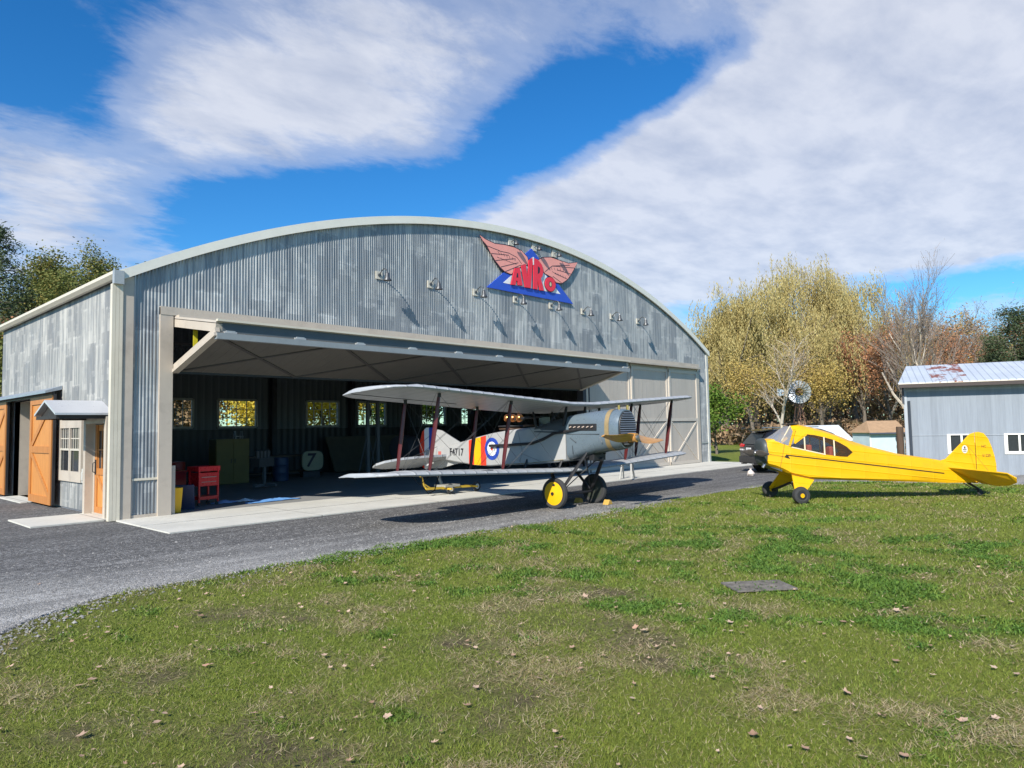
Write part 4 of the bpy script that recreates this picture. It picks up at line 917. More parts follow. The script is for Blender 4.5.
# undercarriage
B(MB().tube([(BXC - .82, 10.5, .30), (BXC + .82, 10.5, .30)], .03, 8), 'axle', M_dark)
for s in (-1, 1):
    for y1 in (9.85, 11.05):
        strut((BXC + s * .36, y1, 1.10 if y1 > 10 else 1.30), (BXC + s * .62, 10.5, .32), .08, M_dark, 'undercarriage_leg')
    w_x = BXC + s * .76
    wh = B(MB().lathe([(-.055, .30), (-.06, .315), (-.05, .345), (0, .365), (.05, .345), (.06, .315), (.055, .30)], c=(w_x, 10.5, .355), axis='x', n=40), 'wheel', M_tyre)
    B(MB().lathe([(s * -.05, .305), (s * .045, .305), (s * .085, .05), (s * .09, .0)] if s > 0 else [(-.09, .0), (-.085, .05), (-.05, .305), (.045, .305)], c=(w_x, 10.5, .355), axis='x', n=40), 'wheel_cover', M_yel, wh)
    B(MB().lathe([(-s * .050, .30), (-s * .075, .08), (-s * .08, 0)], c=(w_x, 10.5, .355), axis='x', n=30), 'inner_cover', mat('dark_green_canvas', (.03, .035, .025), .7), wh)
    if s < 0:
        B(MB().lathe([(-.115, .0), (-.113, .035), (-.085, .04)], c=(w_x, 10.5, .355), axis='x', n=16), 'hub_cap', M_dark, wh)
        B(MB().lathe([(-.066, .0), (-.064, .035), (-.05, .04)], c=(w_x - .004, 10.42 + .06, .355 + .19), axis='x', n=16), 'valve_hole', M_dark, wh)
B(MB().tube([(BXC - .62, 10.5, .33), (BXC + .36, 9.9, 1.25)], .012, 6).tube([(BXC + .62, 10.5, .33), (BXC - .36, 9.9, 1.25)], .012, 6), 'cross_wire', M_dark)
B(MB().tube([(BXC, 10.0, 1.28), (BXC, 9.9, 1.12), (BXC + .05, 9.7, 1.12)], .05, 8).box(BXC - .22, BXC + .22, 9.75, 10.4, 1.10, 1.24), 'sump_and_pipes', M_dark)
# tie-down line hanging under the left lower wing, and bent aileron horns
B(MB().tube([(9.05, 11.0, .95), (9.1, 11.05, .75), (9.3, 11.1, .58), (9.55, 11.2, .62), (9.75, 11.3, .9)], .012, 5), 'tie_down_line', M_dark)
for x in (9.6, 17.0): B(MB().tube([(x, 11.4, .92), (x - .1, 11.6, .72), (x - .1, 11.9, .9)], .01, 5), 'control_horn', M_dark)

# ---- things by the biplane
M_chock = mat('chock_yellow', (.50, .30, .06), .6, var=.2)
for (x, y, lb) in ((13.93, 10.86, 'small yellow wheel chock behind the uncovered dark biplane wheel'), (13.98, 10.02, 'small yellow wheel chock in front of the uncovered dark biplane wheel')):
    c = MB().prism([(-.10, 0), (.10, 0), (.06, .09), (-.02, .12)], lambda u, w, t: (x + u, y - .08 + t * .16, w + .006), 0, 1).build('wheel_chock', M_chock, None, smooth=0, bevel=.008)
    tag(c, lb, 'wheel chock', 'wheel chocks at the biplane')
# ---- tail dolly
dl = empty('tail_dolly', (13.35, 15.1, 0.03), 0, 'low yellow two-wheeled dolly carrying the tail of the biplane', 'dolly')
SD = (13.35, 15.1, 0.03)
M_dy = mat('dolly_yellow', (.50, .33, .03), .45, var=.1)
MB().bar((12.55, 15.1, .24), (14.5, 15.1, .20), .06, .06).bar((13.3, 14.85, .2), (13.3, 15.4, .2), .05, .05).bar((14.3, 14.85, .2), (14.3, 15.4, .2), .05, .05).build('frame', M_dy, dl, smooth=0, shift=SD)
MB().tube([(12.60, 15.1, .24), (12.5, 15.1, .33), (12.42, 15.1, .58), (12.36, 15.1, .60)], .022, 6).tube([(12.75, 15.1, .24), (12.5, 15.1, .38)], .018, 6).build('handle', M_dy, dl, shift=SD)
MB().box(13.2, 13.75, 15.0, 15.5, .24, .30).bar((13.4, 15.4, .3), (13.35, 15.6, .74), .06, .06).bar((13.3, 15.6, .72), (13.4, 15.6, .72), .06, .04).build('cradle', mat('dolly_grey', (.3, .29, .25), .6), dl, smooth=0, shift=SD)
for x in (13.42, 14.45):
    for y in (15.05,):
        wh = MB().lathe([(-.03, .08), (-.035, .13), (0, .15), (.035, .13), (.03, .08)], c=(x, y, .185), axis='y', n=24).build('wheel', M_tyre, dl, shift=SD)
        MB().lathe([(-.036, .0), (-.036, .075), (.036, .075), (.036, .0)], c=(x, y, .185), axis='y', n=20).build('hub', mat('cream_hub', (.65, .6, .5), .5), wh, shift=SD)

# ---- trestle on the slab
ts = empty('trestle', (20.75, 13.95, .03), R(20), 'small pale trestle standing on the slab under the right lower wing', 'trestle')
for a, b in (((-.22, -.15, 0), (0, -.1, .62)), ((.28, -.15, 0), (.04, -.1, .62)), ((-.22, .25, 0), (0, .2, .62)), ((.28, .25, 0), (.04, .2, .62))):
    MB().bar(a, b, .055, .04).build('leg', mat('bare_pale_wood', (.34, .34, .32), .7), ts, smooth=0)
MB().box(-.04, .08, -.18, .28, .60, .68).build('top_rail', mat('bare_pale_wood', (.34, .34, .32), .7), ts, smooth=0)

# ================================================================ yellow high-wing monoplane (wings off)
cb = empty('yellow_monoplane', (17.2, 7.0, 0), math.atan2(-.686, .728), 'small bright yellow tail-wheel aeroplane without wings parked on the grass', 'aeroplane')
M_cy = mat('cub_yellow', (0.76, 0.41, 0.006), .35, var=.05, scale=1.4, dirt=(.22, (.55, .28, .02)), spec=.4)
def stringer_bump(m):
    nt = m.node_tree; b = [n for n in nt.nodes if n.type == 'BSDF_PRINCIPLED'][0]; N = NT(nt); v = N.tc('Object'); sep = N.n('ShaderNodeSeparateXYZ'); N.l(v, sep.inputs[0])
    a = N.math('FRACT', N.math('DIVIDE', sep.outputs[0], .62)); h = N.ramp(a, [(0, 1.0), (.03, 0.4), (.25, 0.0), (.75, 0.0), (.97, .4), (1, 1.0)])
    c = N.math('FRACT', N.math('DIVIDE', N.math('ADD', sep.outputs[2], N.math('MULTIPLY', sep.outputs[0], .12)), .23)); h2 = N.ramp(c, [(0, 1.0), (.08, .3), (.5, 0.0), (.92, .3), (1, 1.0)])
    N.bump(N.math('ADD', N.math('MULTIPLY', h, .6), h2), .55, .02, b)
stringer_bump(M_cy)
M_ctrim = mat('pale_trim', (.72, .62, .42), .5); M_cdk = mat('nose_grey', (.05, .06, .06), .5, var=.15)
CB = [(-.55, .325, .88, 1.15, 1.38, 1.52), (-.37, .345, .83, 1.42, 1.47, 1.515), (-.2, .352, .76, 1.37, 1.40, 1.63), (-.02, .36, .66, 1.32, 1.335, 1.77), (.1, .365, .62, 1.29, 1.40, 1.84), (.3, .37, .57, 1.235, 1.53, 1.86), (.43, .37, .54, 1.21, 1.61, 1.83), (.62, .368, .525, 1.165, 1.585, 1.785), (.86, .36, .51, 1.115, 1.53, 1.72), (1.05, .352, .50, 1.085, 1.475, 1.66), (1.21, .345, .49, 1.06, 1.41, 1.60), (1.42, .335, .48, 1.045, 1.29, 1.52), (1.56, .328, .475, 1.15, 1.16, 1.46), (2.05, .29, .45, .95, 1.1, 1.30), (2.85, .22, .41, .75, .93, 1.09), (3.6, .14, .37, .63, .83, .97), (4.1, .09, .34, .55, .74, .88), (4.86, .022, .33, .45, .52, .60)]
def cring(c):
    s, hw, zb, zl, zh, zt = c; up = (zt - zh)
    hp = [(0, zb - .005), (hw * .8, zb), (hw, zb + .05), (hw, zl), (hw * (.97 if up > .1 else .99), zh), (hw * .88, zh + up * .62), (hw * .5, zt - up * .06), (0, zt)]
    return [(s, y, z) for y, z in hp] + [(s, -y, z) for y, z in reversed(hp[1:-1])]
rings = [cring(c) for c in CB]; n = len(rings[0])   # 14
body = MB(); glass = MB(); wind = MB()
for rg in rings: body.v += rg
glass.v = list(body.v); wind.v = list(body.v)
for i in range(len(rings) - 1):
    s0, s1 = CB[i][0], CB[i + 1][0]
    for j in range(n):
        a = i * n + j; b = i * n + (j + 1) % n; f = (a, b, b + n, a + n); k = min(j, n - 1 - j)
        if k == 3 and s0 >= -.03 and s1 <= 1.57: glass.f.append(f)
        elif k >= 4 and s0 >= -.38 and s1 <= .11: wind.f.append(f)
        else: body.f.append(f)
body.f.append(tuple(range(n))); body.f.append(tuple((len(rings) - 1) * n + j for j in range(n)))
fb_ = body.build('fuselage', M_cy, cb, smooth=30)
for mb_, nm, g in ((glass, 'side_window', glass_mat('cabin_glass', (.20, .19, .17), .10)), (wind, 'windscreen', glass_mat('windscreen_glass', (.45, .47, .50), .38, .12))):
    me_o = mb_.build(nm, g, cb, smooth=60)
    import bmesh
    bm = bmesh.new(); bm.from_mesh(me_o.data); bmesh.ops.delete(bm, geom=[v for v in bm.verts if not v.link_faces], context='VERTS'); bm.to_mesh(me_o.data); bm.free()
for s in (-1, 1):
    q = MB()
    for t0, t1 in ((.35, .37), (.84, .88), (1.09, 1.12)):
        def at(s0, hi):
            for a, b in zip(CB, CB[1:]):
                if s0 <= b[0]:
                    t = (s0 - a[0]) / (b[0] - a[0]); r = [p + (w_ - p) * t for p, w_ in zip(a, b)]; return (s0, s * (r[1] * (.97 if hi else 1) + .006), r[4] if hi else r[3])
        q.bar(at(t0, 0), at(t0, 1), .03, .012, (0, 1, 0))
    q.bar(at(.03, 0), at(.86, 0), .012, .025, (0, 0, 1))
    B_ = q.build('window_bar', M_ctrim, cb, smooth=0)
    # pillar and screen edge
    MB().bar((-.02, s * .355, 1.33), (.13, s * .345, 1.74), .05, .03, (0, 1, 0)).bar((.1, s * .36, 1.40), (.40, s * .362, 1.61), .05, .02, (0, 1, 0)).build('door_pillar', M_cy, cb, smooth=0)
    MB().bar((-.2, s * .33, 1.46), (.09, s * .2, 1.82), .02, .02).build('windscreen_bar', M_ctrim, cb, smooth=0)
    # lightning stripe
    zs = lambda x: 1.12 - (x + .11) * .131
    q = MB(); P = [(-.14, 0)]
    y_ = lambda x: s * (np.interp(x, [c[0] for c in CB], [c[1] for c in CB]) + .005)
    for a, b in zip(np.linspace(-.1, 4.0, 14), np.linspace(-.1, 4.0, 14)[1:]): q.add([(a, y_(a), zs(a) - .014), (b, y_(b), zs(b) - .014), (b, y_(b), zs(b) + .012), (a, y_(a), zs(a) + .012)], [(0, 1, 2, 3)])
    q.add([(-.16, y_(-.16), 1.07), (-.08, y_(-.08), 1.04), (-.02, y_(0), 1.03), (-.06, y_(0), 1.09), (-.1, y_(-.1), 1.14), (.02, y_(0), 1.13), (-.1, y_(-.1), 1.13)], [(0, 1, 2, 3, 4)])
    q.build('stripe', mat('stripe_black', (.03, .02, .015), .4), cb, smooth=0)
    MB().tube([(-.14, s * (.358), 1.40), (-.2, s * .357, 1.1), (-.27, s * .353, .82)], .005, 4).tube([(-.5, s * .334, 1.14), (-.16, s * .358, 1.08)], .006, 4).tube([(0.0, s * .366, .655), (.55, s * .372, .53)], .008, 4).build('panel_seam', mat('seam_brown', (.20, .10, .02), .6), cb)
MB().box(.05, .28, -.2, .2, 1.845, 1.875).build('wing_root_gap', M_dark, cb, smooth=0, bevel=.01)
MB().box(.5, .62, -.2, .2, .75, 1.35).box(1.05, 1.15, -.2, .2, .75, 1.3).build('seat_back', mat('seat_red', (.28, .05, .03), .7), cb, smooth=0, bevel=.03)
MB().box(-.3, -.05, -.3, .3, 1.0, 1.38).build('instrument_panel', M_dark, cb, smooth=0)
# nose bowl, spinner, propeller, exhaust
nr = lambda s, k, dz=0: [(s, .325 * k * abs(math.cos(a)) ** .7 * (1 if math.cos(a) > 0 else -1), 1.20 + dz + .325 * k * abs(math.sin(a)) ** .7 * (1 if math.sin(a) > 0 else -1)) for a in np.linspace(0, 2 * math.pi, 25)[:-1]]
nb_ = MB().loft([nr(-.50, 1.01), nr(-.56, 1.0), nr(-.61, .95, -.005), nr(-.65, .80, -.01), nr(-.665, .55, -.015), nr(-.668, .2, -.015)]).build('nose_bowl', M_cdk, cb, smooth=50)
MB().lathe([(-.76, .0), (-.755, .05), (-.68, .075), (-.66, .08)], c=(0, 0, 1.17), axis='x', n=18).build('spinner', mat('dull_steel', (.3, .3, .3), .35, metal=.8), nb_)
pb = MB()
for s in (-1, 1): pb.loft([[(-.72 + .018 * math.sin(a), s * (.05 + t * .72), 1.17 + (.03 + .05 * math.sin(math.pi * min(1, t + .12))) * math.cos(a)) for a in np.linspace(0, 2 * math.pi, 11)[:-1]] for t in np.linspace(0, 1, 9)])
pb.build('propeller', mat('dark_prop', (.10, .085, .07), .35, var=.2), cb)
MB().tube([(-.52, -.18, .93), (-.60, -.19, .87), (-.63, -.19, .82)], .035, 8).build('exhaust_stack', mat('dull_steel', (.3, .3, .3)), cb)
MB().loft([[(-.62, -.2, .90), (-.62, .2, .90), (-.62, .2, .97), (-.62, -.2, .97)], [(-.2, -.3, .72), (-.2, .3, .72), (-.2, .3, .8), (-.2, -.3, .8)]]).build('chin_cowl', M_cdk, cb, smooth=0)
# undercarriage
for s in (-1, 1):
    MB().loft([[(0.02, s * .34, .66), (.56, s * .36, .52), (.56, s * .33, .52), (.02, s * .31, .66)], [(-.10, s * .74, .25), (.12, s * .74, .23), (.12, s * .715, .23), (-.10, s * .715, .25)]]).build('undercarriage_leg', M_cy, cb, smooth=0)
    MB().bar((.15, s * .05, .42), (0, s * .76, .18), .05, .05).build('shock_strut', M_dark, cb, smooth=0)
    w = MB().lathe([(-.07, .09), (-.085, .13), (-.07, .185), (0, .205), (.07, .185), (.085, .13), (.07, .09)], c=(-.02, s * .845, .2), axis='y', n=32).build('wheel', M_tyre, cb)
    MB().lathe([(-.08, .0), (-.075, .10), (.075, .10), (.08, .0)], c=(-.02, s * .845, .2), axis='y', n=20).build('wheel_rim', M_dark, w)
    MB().lathe([(-.09, .0), (-.088, .05), (.088, .05), (.09, .0)], c=(-.02, s * .845, .2), axis='y', n=16).build('hub_cap', M_cy, w)
# tail
fin = [(3.95, .89), (4.12, .93), (4.54, 1.31), (4.77, 1.53), (4.90, 1.575), (4.90, .56), (4.3, .62)]
ff = MB().prism(fin, lambda u, w, t: (u, t, w), -.02, .02).build('fin', M_cy, cb, smooth=0, bevel=.012)
rd_ = [(4.92, 1.58), (5.02, 1.585), (5.15, 1.55), (5.26, 1.41), (5.34, 1.2), (5.40, .98), (5.43, .78), (5.43, .58), (5.32, .40), (5.12, .31), (4.92, .33)]
rr_ = MB().prism(rd_, lambda u, w, t: (u, t, w), -.018, .018).build('rudder', M_cy, cb, smooth=0, bevel=.01)
for s in (-1, 1):
    stb = [(4.09, .05, .735), (4.42, .5, .69), (4.68, .95, .655), (4.80, 1.15, .63), (4.95, 1.24, .52), (5.0, 1.18, .42), (5.02, .9, .33), (5.02, .5, .29), (4.98, .05, .32)]
    vs = [(a, s * b, c + .012) for a, b, c in stb] + [(a, s * b, c - .012) for a, b, c in stb]; k = len(stb)
    MB().add(vs, [tuple(range(k)), tuple(reversed(range(k, 2 * k)))] + [(i, (i + 1) % k, (i + 1) % k + k, i + k) for i in range(k)]).build('stabiliser', mat('cub_yellow_tail', (0.76, 0.41, 0.006), .35, var=.035), cb, smooth=0)
    MB().tube([(4.7, s * .02, 1.25), (4.65, s * .8, .62)], .004, 4).build('tail_brace', M_dark, cb)
    th = mat('faded_brown_lettering', (.20, .09, .02), .6)
    fn = (lambda cx, cz: (lambda u, v, t: (cx + u * (-1 if s > 0 else 1), s * (.021 + t), cz + v)))
    text_mesh('tail_lettering', 'NC', .085, th, .001, fn(5.12, 1.22), rr_); text_mesh('tail_lettering', '51229', .088, th, .001, fn(5.18, .99), rr_)
    e1 = MB(); cxp, czp = 4.62, 1.16
    e1.add([(cxp + .075 * math.cos(a), s * .024, czp + .10 * math.sin(a)) for a in np.linspace(0, 2 * math.pi, 25)[:-1]], [tuple(range(24))]); em = e1.build('round_emblem', mat('emblem_white', (.66, .62, .56), .5), ff, smooth=0)
    MB().box(cxp - .02, cxp + .02, min(s * .0245, s * .026), max(s * .0245, s * .026), czp + .02, czp + .07).box(cxp - .045, cxp + .045, min(s * .0245, s * .026), max(s * .0245, s * .026), czp - .012, czp + .008).box(cxp - .04, cxp + .04, min(s * .0245, s * .026), max(s * .0245, s * .026), czp - .055, czp - .038).build('emblem_marks', mat('emblem_ink', (.10, .07, .06), .6), em, smooth=0)
MB().bar((4.905, 0, .60), (4.915, 0, 1.32), .045, .012, (0, 1, 0)).build('rudder_hinge_gap', mat('gap_brown', (.08, .04, .01), .8), cb, smooth=0)
MB().tube([(4.55, 0, .40), (4.72, 0, .30), (4.95, 0, .16)], .030, 6).tube([(4.55, 0, .33), (4.75, 0, .20), (4.93, 0, .14)], .014, 6).box(4.92, 5.0, -.035, .035, .08, .17).build('tail_spring', M_dark, cb, smooth=30)
MB().lathe([(-.022, .03), (-.025, .06), (0, .075), (.025, .06), (.022, .03)], c=(4.98, 0, .072), axis='y', n=20).build('tail_wheel', M_tyre, cb)

# ================================================================ black SUV
M_car = mat('black_car_paint', (.012, .013, .016), .12, var=.1, spec=.7); M_cg = mat('car_glass', (.02, .025, .03), .05, var=.1, spec=.8)
car = empty('black_suv', (27.75, 10.4, 0), R(-42), 'shiny black sport utility vehicle parked behind the nose of the yellow aeroplane', 'car')
CS_ = [(-2.32, .48, .80, .98, .80, .84, .80), (-2.28, .38, .98, 1.06, .86, .89, .80), (-2.15, .33, 1.02, 1.22, .88, .915, .74), (-1.85, .31, 1.04, 1.56, .89, .925, .64), (-1.55, .30, 1.04, 1.65, .89, .93, .62), (-.6, .30, 1.03, 1.69, .89, .93, .62), (.3, .30, 1.01, 1.66, .89, .93, .61), (.75, .30, 1.0, 1.50, .89, .93, .62), (1.15, .31, .98, 1.20, .88, .92, .68), (1.35, .31, .97, 1.06, .88, .92, .74), (2.0, .34, .90, .96, .86, .89, .72), (2.28, .42, .74, .84, .78, .80, .7), (2.34, .5, .62, .7, .7, .72, .64)]
def crg(c):
    x, zb, zw, zt, a, b, d = c; h = [(0, zb), (a * .93, zb), (a, zb + .08), (b, zw * .8), (b * .985, zw), (d + .05, zt - .10), (d - .04, zt - .02), (d * .5, zt), (0, zt + .005)]
    return [(x, y, z) for y, z in h] + [(x, -y, z) for y, z in reversed(h[1:-1])]
cbd = MB().loft([crg(c) for c in CS_]).build('body', M_car, car, smooth=50)
ip = lambda x, k: float(np.interp(x, [c[0] for c in CS_], [c[k] for c in CS_]))
for s in (-1, 1):
    for x0, x1 in ((-1.75, -.98), (-.9, .05), (.12, .95)):
        def gp(x, t): # along the pillar surface between belt and roof
            zb, zt = ip(x, 2) + .03, ip(x, 3) - .13; y0, y1 = ip(x, 5) * .985, ip(x, 6) + .05; k = (zb + (zt - zb) * t - ip(x, 2)) / (ip(x, 3) - .10 - ip(x, 2)); return (x, s * (y0 + (y1 - y0) * k + .006), zb + (zt - zb) * t)
        MB().add([gp(x0, 0), gp(x1, 0), gp(x1, 1), gp((x0 + x1) / 2, 1), gp(x0 + (.12 if x0 < -1.5 else 0), 1)], [(0, 1, 2, 3, 4)]).build('side_window', M_cg, car, smooth=0)
    MB().box(-2.33, -2.20, min(s * .50, s * .84), max(s * .50, s * .84), .97, 1.08).box(-2.25, -1.95, min(s * .84, s * .918), max(s * .84, s * .918), .99, 1.10).build('tail_light', mat('tail_red', (.55, .01, .015), .15), car, smooth=0, bevel=.015)
    MB().box(-2.345, -2.28, min(s * .52, s * .82), max(s * .52, s * .82), .84, .90).build('reversing_light', mat('lamp_white', (.7, .7, .7), .2), car, smooth=0, bevel=.01)
    MB().box(-1.5, .2, s * .58 - .02, s * .58 + .02, 1.70, 1.74).build('roof_rail', mat('dull_steel', (.3, .3, .3)), car, smooth=0)
    MB().box(.7, .9, min(s * .92, s * 1.1), max(s * .92, s * 1.1), 1.03, 1.18).build('door_mirror', M_car, car, smooth=0, bevel=.03)
    for x in (-1.42, 1.42):
        MB().lathe([(-.02, .40), (.02, .40)], c=(x, s * .915, .36), axis='y', n=30).build('wheel_arch', M_dark, car)
        w = MB().lathe([(-.1, .24), (-.115, .31), (-.09, .355), (.09, .355), (.115, .31), (.1, .24)], c=(x, s * .86, .355), axis='y', n=32).build('wheel', M_tyre, car)
        MB().lathe([(-.09, .0), (-.1, .245), (.1, .245), (.09, .0)], c=(x, s * .86, .355), axis='y', n=24).build('rim', mat('rim_grey', (.12, .12, .13), .3, metal=.7), w)
def rp(y, t):
    # rear screen between belt and spoiler
    x0, z0, x1, z1 = -2.262, 1.10, -1.90, 1.53; return (x0 + (x1 - x0) * t - .02, y, z0 + (z1 - z0) * t)
MB().add([rp(-.70, 0), rp(.70, 0), rp(.60, 1), rp(-.60, 1)], [(0, 1, 2, 3)]).build('rear_window', M_cg, car, smooth=0)
MB().loft([[(-2.02, -.60, 1.58), (-2.02, .60, 1.58), (-2.02, .60, 1.61), (-2.02, -.60, 1.61)], [(-1.6, -.62, 1.63), (-1.6, .62, 1.63), (-1.6, .62, 1.67), (-1.6, -.62, 1.67)]]).build('roof_spoiler', M_car, car, smooth=0)
MB().box(-2.40, -2.2, -.80, .80, .36, .62).build('rear_bumper', mat('bumper_black', (.03, .03, .03), .5), car, smooth=0, bevel=.04)
MB().box(-2.345, -2.30, -.20, .20, .84, .96).build('licence_plate', mat('plate_white', (.75, .75, .75), .5), car, smooth=0)
for y in (-.5, .5): MB().tube([(-2.42, y, .35), (-2.2, y, .35)], .04, 10).build('exhaust_tip', mat('dull_steel', (.3, .3, .3)), car)
# small pale bundle on the drive
bg_ = MB().lathe([(0, .07), (.02, .12), (.10, .13), (.18, .09), (.22, .035), (.25, .03), (.29, .06)], n=14)
bg_.v = [(x * (1 + .18 * math.sin(5 * z * 9 + x * 20)), y * (1 + .15 * math.sin(z * 40 + y * 15)), z) for x, y, z in bg_.v]
o = bg_.build('tied_bag', mat('pale_sackcloth', (.62, .54, .48), .8, var=.25, scale=8), None); o.location = (24.25, 11.1, .006); tag(o, 'small pale tied bag standing on the drive by the black car', 'bag')

# ================================================================ inside the hangar
tc = empty('tool_cart', (7.85, 18.35, .03), R(8), 'red steel workshop tool cart standing on the hangar floor near the left jamb', 'tool cart')
M_tr = mat('tool_red', (.62, .012, .02), .3, var=.06)
for x in (-.26, .26):
    for y in (-.22, .22): MB().box(x - .02, x + .02, y - .02, y + .02, .09, .96).build('leg', M_tr, tc, smooth=0)
MB().box(-.3, .3, -.26, .26, .88, .90).box(-.3, .3, -.26, -.24, .90, 1.0).box(-.3, .3, .24, .26, .90, 1.0).box(-.3, -.28, -.24, .24, .90, 1.0).box(.28, .3, -.24, .24, .90, 1.0).build('top_tray', M_tr, tc, smooth=0)
MB().box(-.25, .25, -.235, .2, .50, .84).build('drawer_box', M_tr, tc, smooth=0, bevel=.006)
MB().box(-.2, .2, -.25, -.236, .72, .735).box(-.2, .2, -.25, -.236, .60, .612).build('drawer_pull', mat('dull_steel', (.3, .3, .3)), tc, smooth=0)
MB().box(-.28, .28, -.24, .24, .16, .24).build('bottom_shelf', M_tr, tc, smooth=0)
for x in (-.24, .24):
    for y in (-.2, .2): MB().lathe([(-.015, .045), (.015, .045)], c=(x, y, .045), axis='y', n=12).build('caster', M_tyre, tc)
o = MB().box(-.45, .45, -.3, .3, .0, .82).box(-.47, .47, -.32, .32, .82, .87).build('drawer_chest', mat('tool_red_dark', (.30, .01, .015), .35), None, smooth=0, bevel=.01); o.location = (7.3, 19.5, .03); o['label'] = 'dark red drawer chest in the shade left of the red tool cart'; o['category'] = 'tool chest'
for i in range(5): MB().box(-.42, .42, -.312, -.301, .08 + i * .15, .20 + i * .15).build('drawer', mat('tool_red_dark', (.30, .01, .015)), o, smooth=0)
bn = MB().loft([[(-.10, -.13, 0), (.10, -.13, 0), (.10, .13, 0), (-.10, .13, 0)], [(-.13, -.17, .58), (.13, -.17, .58), (.13, .17, .58), (-.13, .17, .58)], [(-.12, -.16, .58), (.12, -.16, .58), (.12, .16, .58), (-.12, .16, .58)], [(-.095, -.125, .03), (.095, -.125, .03), (.095, .125, .03), (-.095, .125, .03)]], cap=True).build('waste_bin', mat('bin_yellow', (.78, .43, .005), .5, var=.06), None, smooth=0, bevel=.006); bn.location = (6.68, 17.22, .034)
tag(bn, 'tall narrow yellow bin by the foot of the left door jamb', 'bin')
o = MB().box(-.03, .03, -.22, .22, 0, .62).build('leaning_panel', mat('navy_panel', (.03, .04, .09), .5), None, smooth=0, bevel=.01); o.location = (7.12, 17.7, .03); o.rotation_euler = (0, R(-12), R(60)); tag(o, 'dark blue board leaning between yellow bin and red tool cart', 'board')
# crumpled cloths on the floor
def cloth(x, y, sx, sy, col, seed, lb):
    r = np.random.RandomState(seed); n_ = 14; v = []
    for i in range(n_):
        for j in range(n_):
            u, w_ = i / (n_ - 1) - .5, j / (n_ - 1) - .5; k = 1 + .25 * math.sin(5 * w_ + seed)
            v.append((u * sx * k, w_ * sy * (1 + .2 * math.sin(4 * u + seed)), .01 + max(0, .5 - math.hypot(u, w_)) * .14 * abs(math.sin(7 * u + 5 * w_ + seed)) + r.rand() * .015))
    mb = MB(); mb.add(v, [(i * n_ + j, (i + 1) * n_ + j, (i + 1) * n_ + j + 1, i * n_ + j + 1) for i in range(n_ - 1) for j in range(n_ - 1)])
    o = mb.build('crumpled_cloth', mat('cloth_' + lb.split()[0] + str(seed), col, .8, var=.2, scale=6), None, smooth=60); o.location = (x, y, .034); sol = o.modifiers.new('s', 'SOLIDIFY'); sol.thickness = .008
    tag(o, lb, 'cloth', 'cloths on the hangar floor')
cloth(9.45, 17.85, 1.3, .55, (.12, .30, .62), 3, 'blue crumpled cloth lying on the hangar floor at the edge of the sunlight')
cloth(8.95, 18.3, .55, .4, (.75, .77, .8), 5, 'pale crumpled cloth left of the bigger blue one')
cloth(8.42, 18.4, .6, .4, (.35, .45, .7), 8, 'blue and dark folded cloth beside the red tool cart')
M_g = mat('gantry_grey', (.12, .125, .13), .5)
# tall cabinet, workbench, spare racing cowl with number
o = MB().box(-.62, .62, -.3, .3, 0, 1.62).build('storage_cabinet', mat('olive_yellow_cabinet', (.17, .135, .03), .55, var=.1), None, smooth=0, bevel=.01); o.location = (11.7, 25.2, .03); tag(o, 'olive yellow two-door cabinet against the dark back wall', 'cabinet')
for s in (-1, 1): MB().box(min(s * .02, s * .60), max(s * .02, s * .60), -.315, -.301, .04, 1.58).build('cabinet_door', mat('olive_yellow_cabinet', (.30, .25, .05)), o, smooth=0); MB().box(s * .07 - .01, s * .07 + .01, -.33, -.316, .75, .9).build('handle', M_black, o, smooth=0)
wbx = empty('workbench', (14.0, 26.3, .03), 0, 'long dark workbench standing along the back wall under the windows', 'workbench')
MB().box(-1.6, 1.6, -.4, .4, .84, .90).build('bench_top', mat('bench_wood', (.10, .07, .045), .6), wbx, smooth=0)
for x in (-1.5, 1.5):
    for y in (-.33, .33): MB().box(x - .05, x + .05, y - .05, y + .05, 0, .84).build('leg', M_steel, wbx, smooth=0)
MB().box(-1.5, 1.5, -.35, .35, .2, .24).build('bench_shelf', mat('bench_wood', (.10, .07, .045)), wbx, smooth=0)
cwl = empty('numbered_cowl', (15.25, 25.4, .03), R(-8), 'pale yellow rounded panel with black number seven leaning in the dark of the hangar', 'panel')
out_ = [(.44 * abs(math.cos(a)) ** .55 * (1 if math.cos(a) > 0 else -1), .66 + .39 * abs(math.sin(a)) ** .55 * (1 if math.sin(a) > 0 else -1)) for a in np.linspace(0, 2 * math.pi, 29)[:-1]]
MB().prism(out_, lambda u, w, t: (u, t, w), 0, .12).build('panel_shell', mat('cream_cowl', (.34, .33, .22), .5), cwl, smooth=40)
text_mesh('number', '7', .75, M_ink, .003, lambda u, v, t: (u - .12, -.006 - t, .66 + v), cwl, shear=.15)
MB().box(-.35, .35, .12, .5, .0, .22).build('cradle', M_steel, cwl, smooth=0)
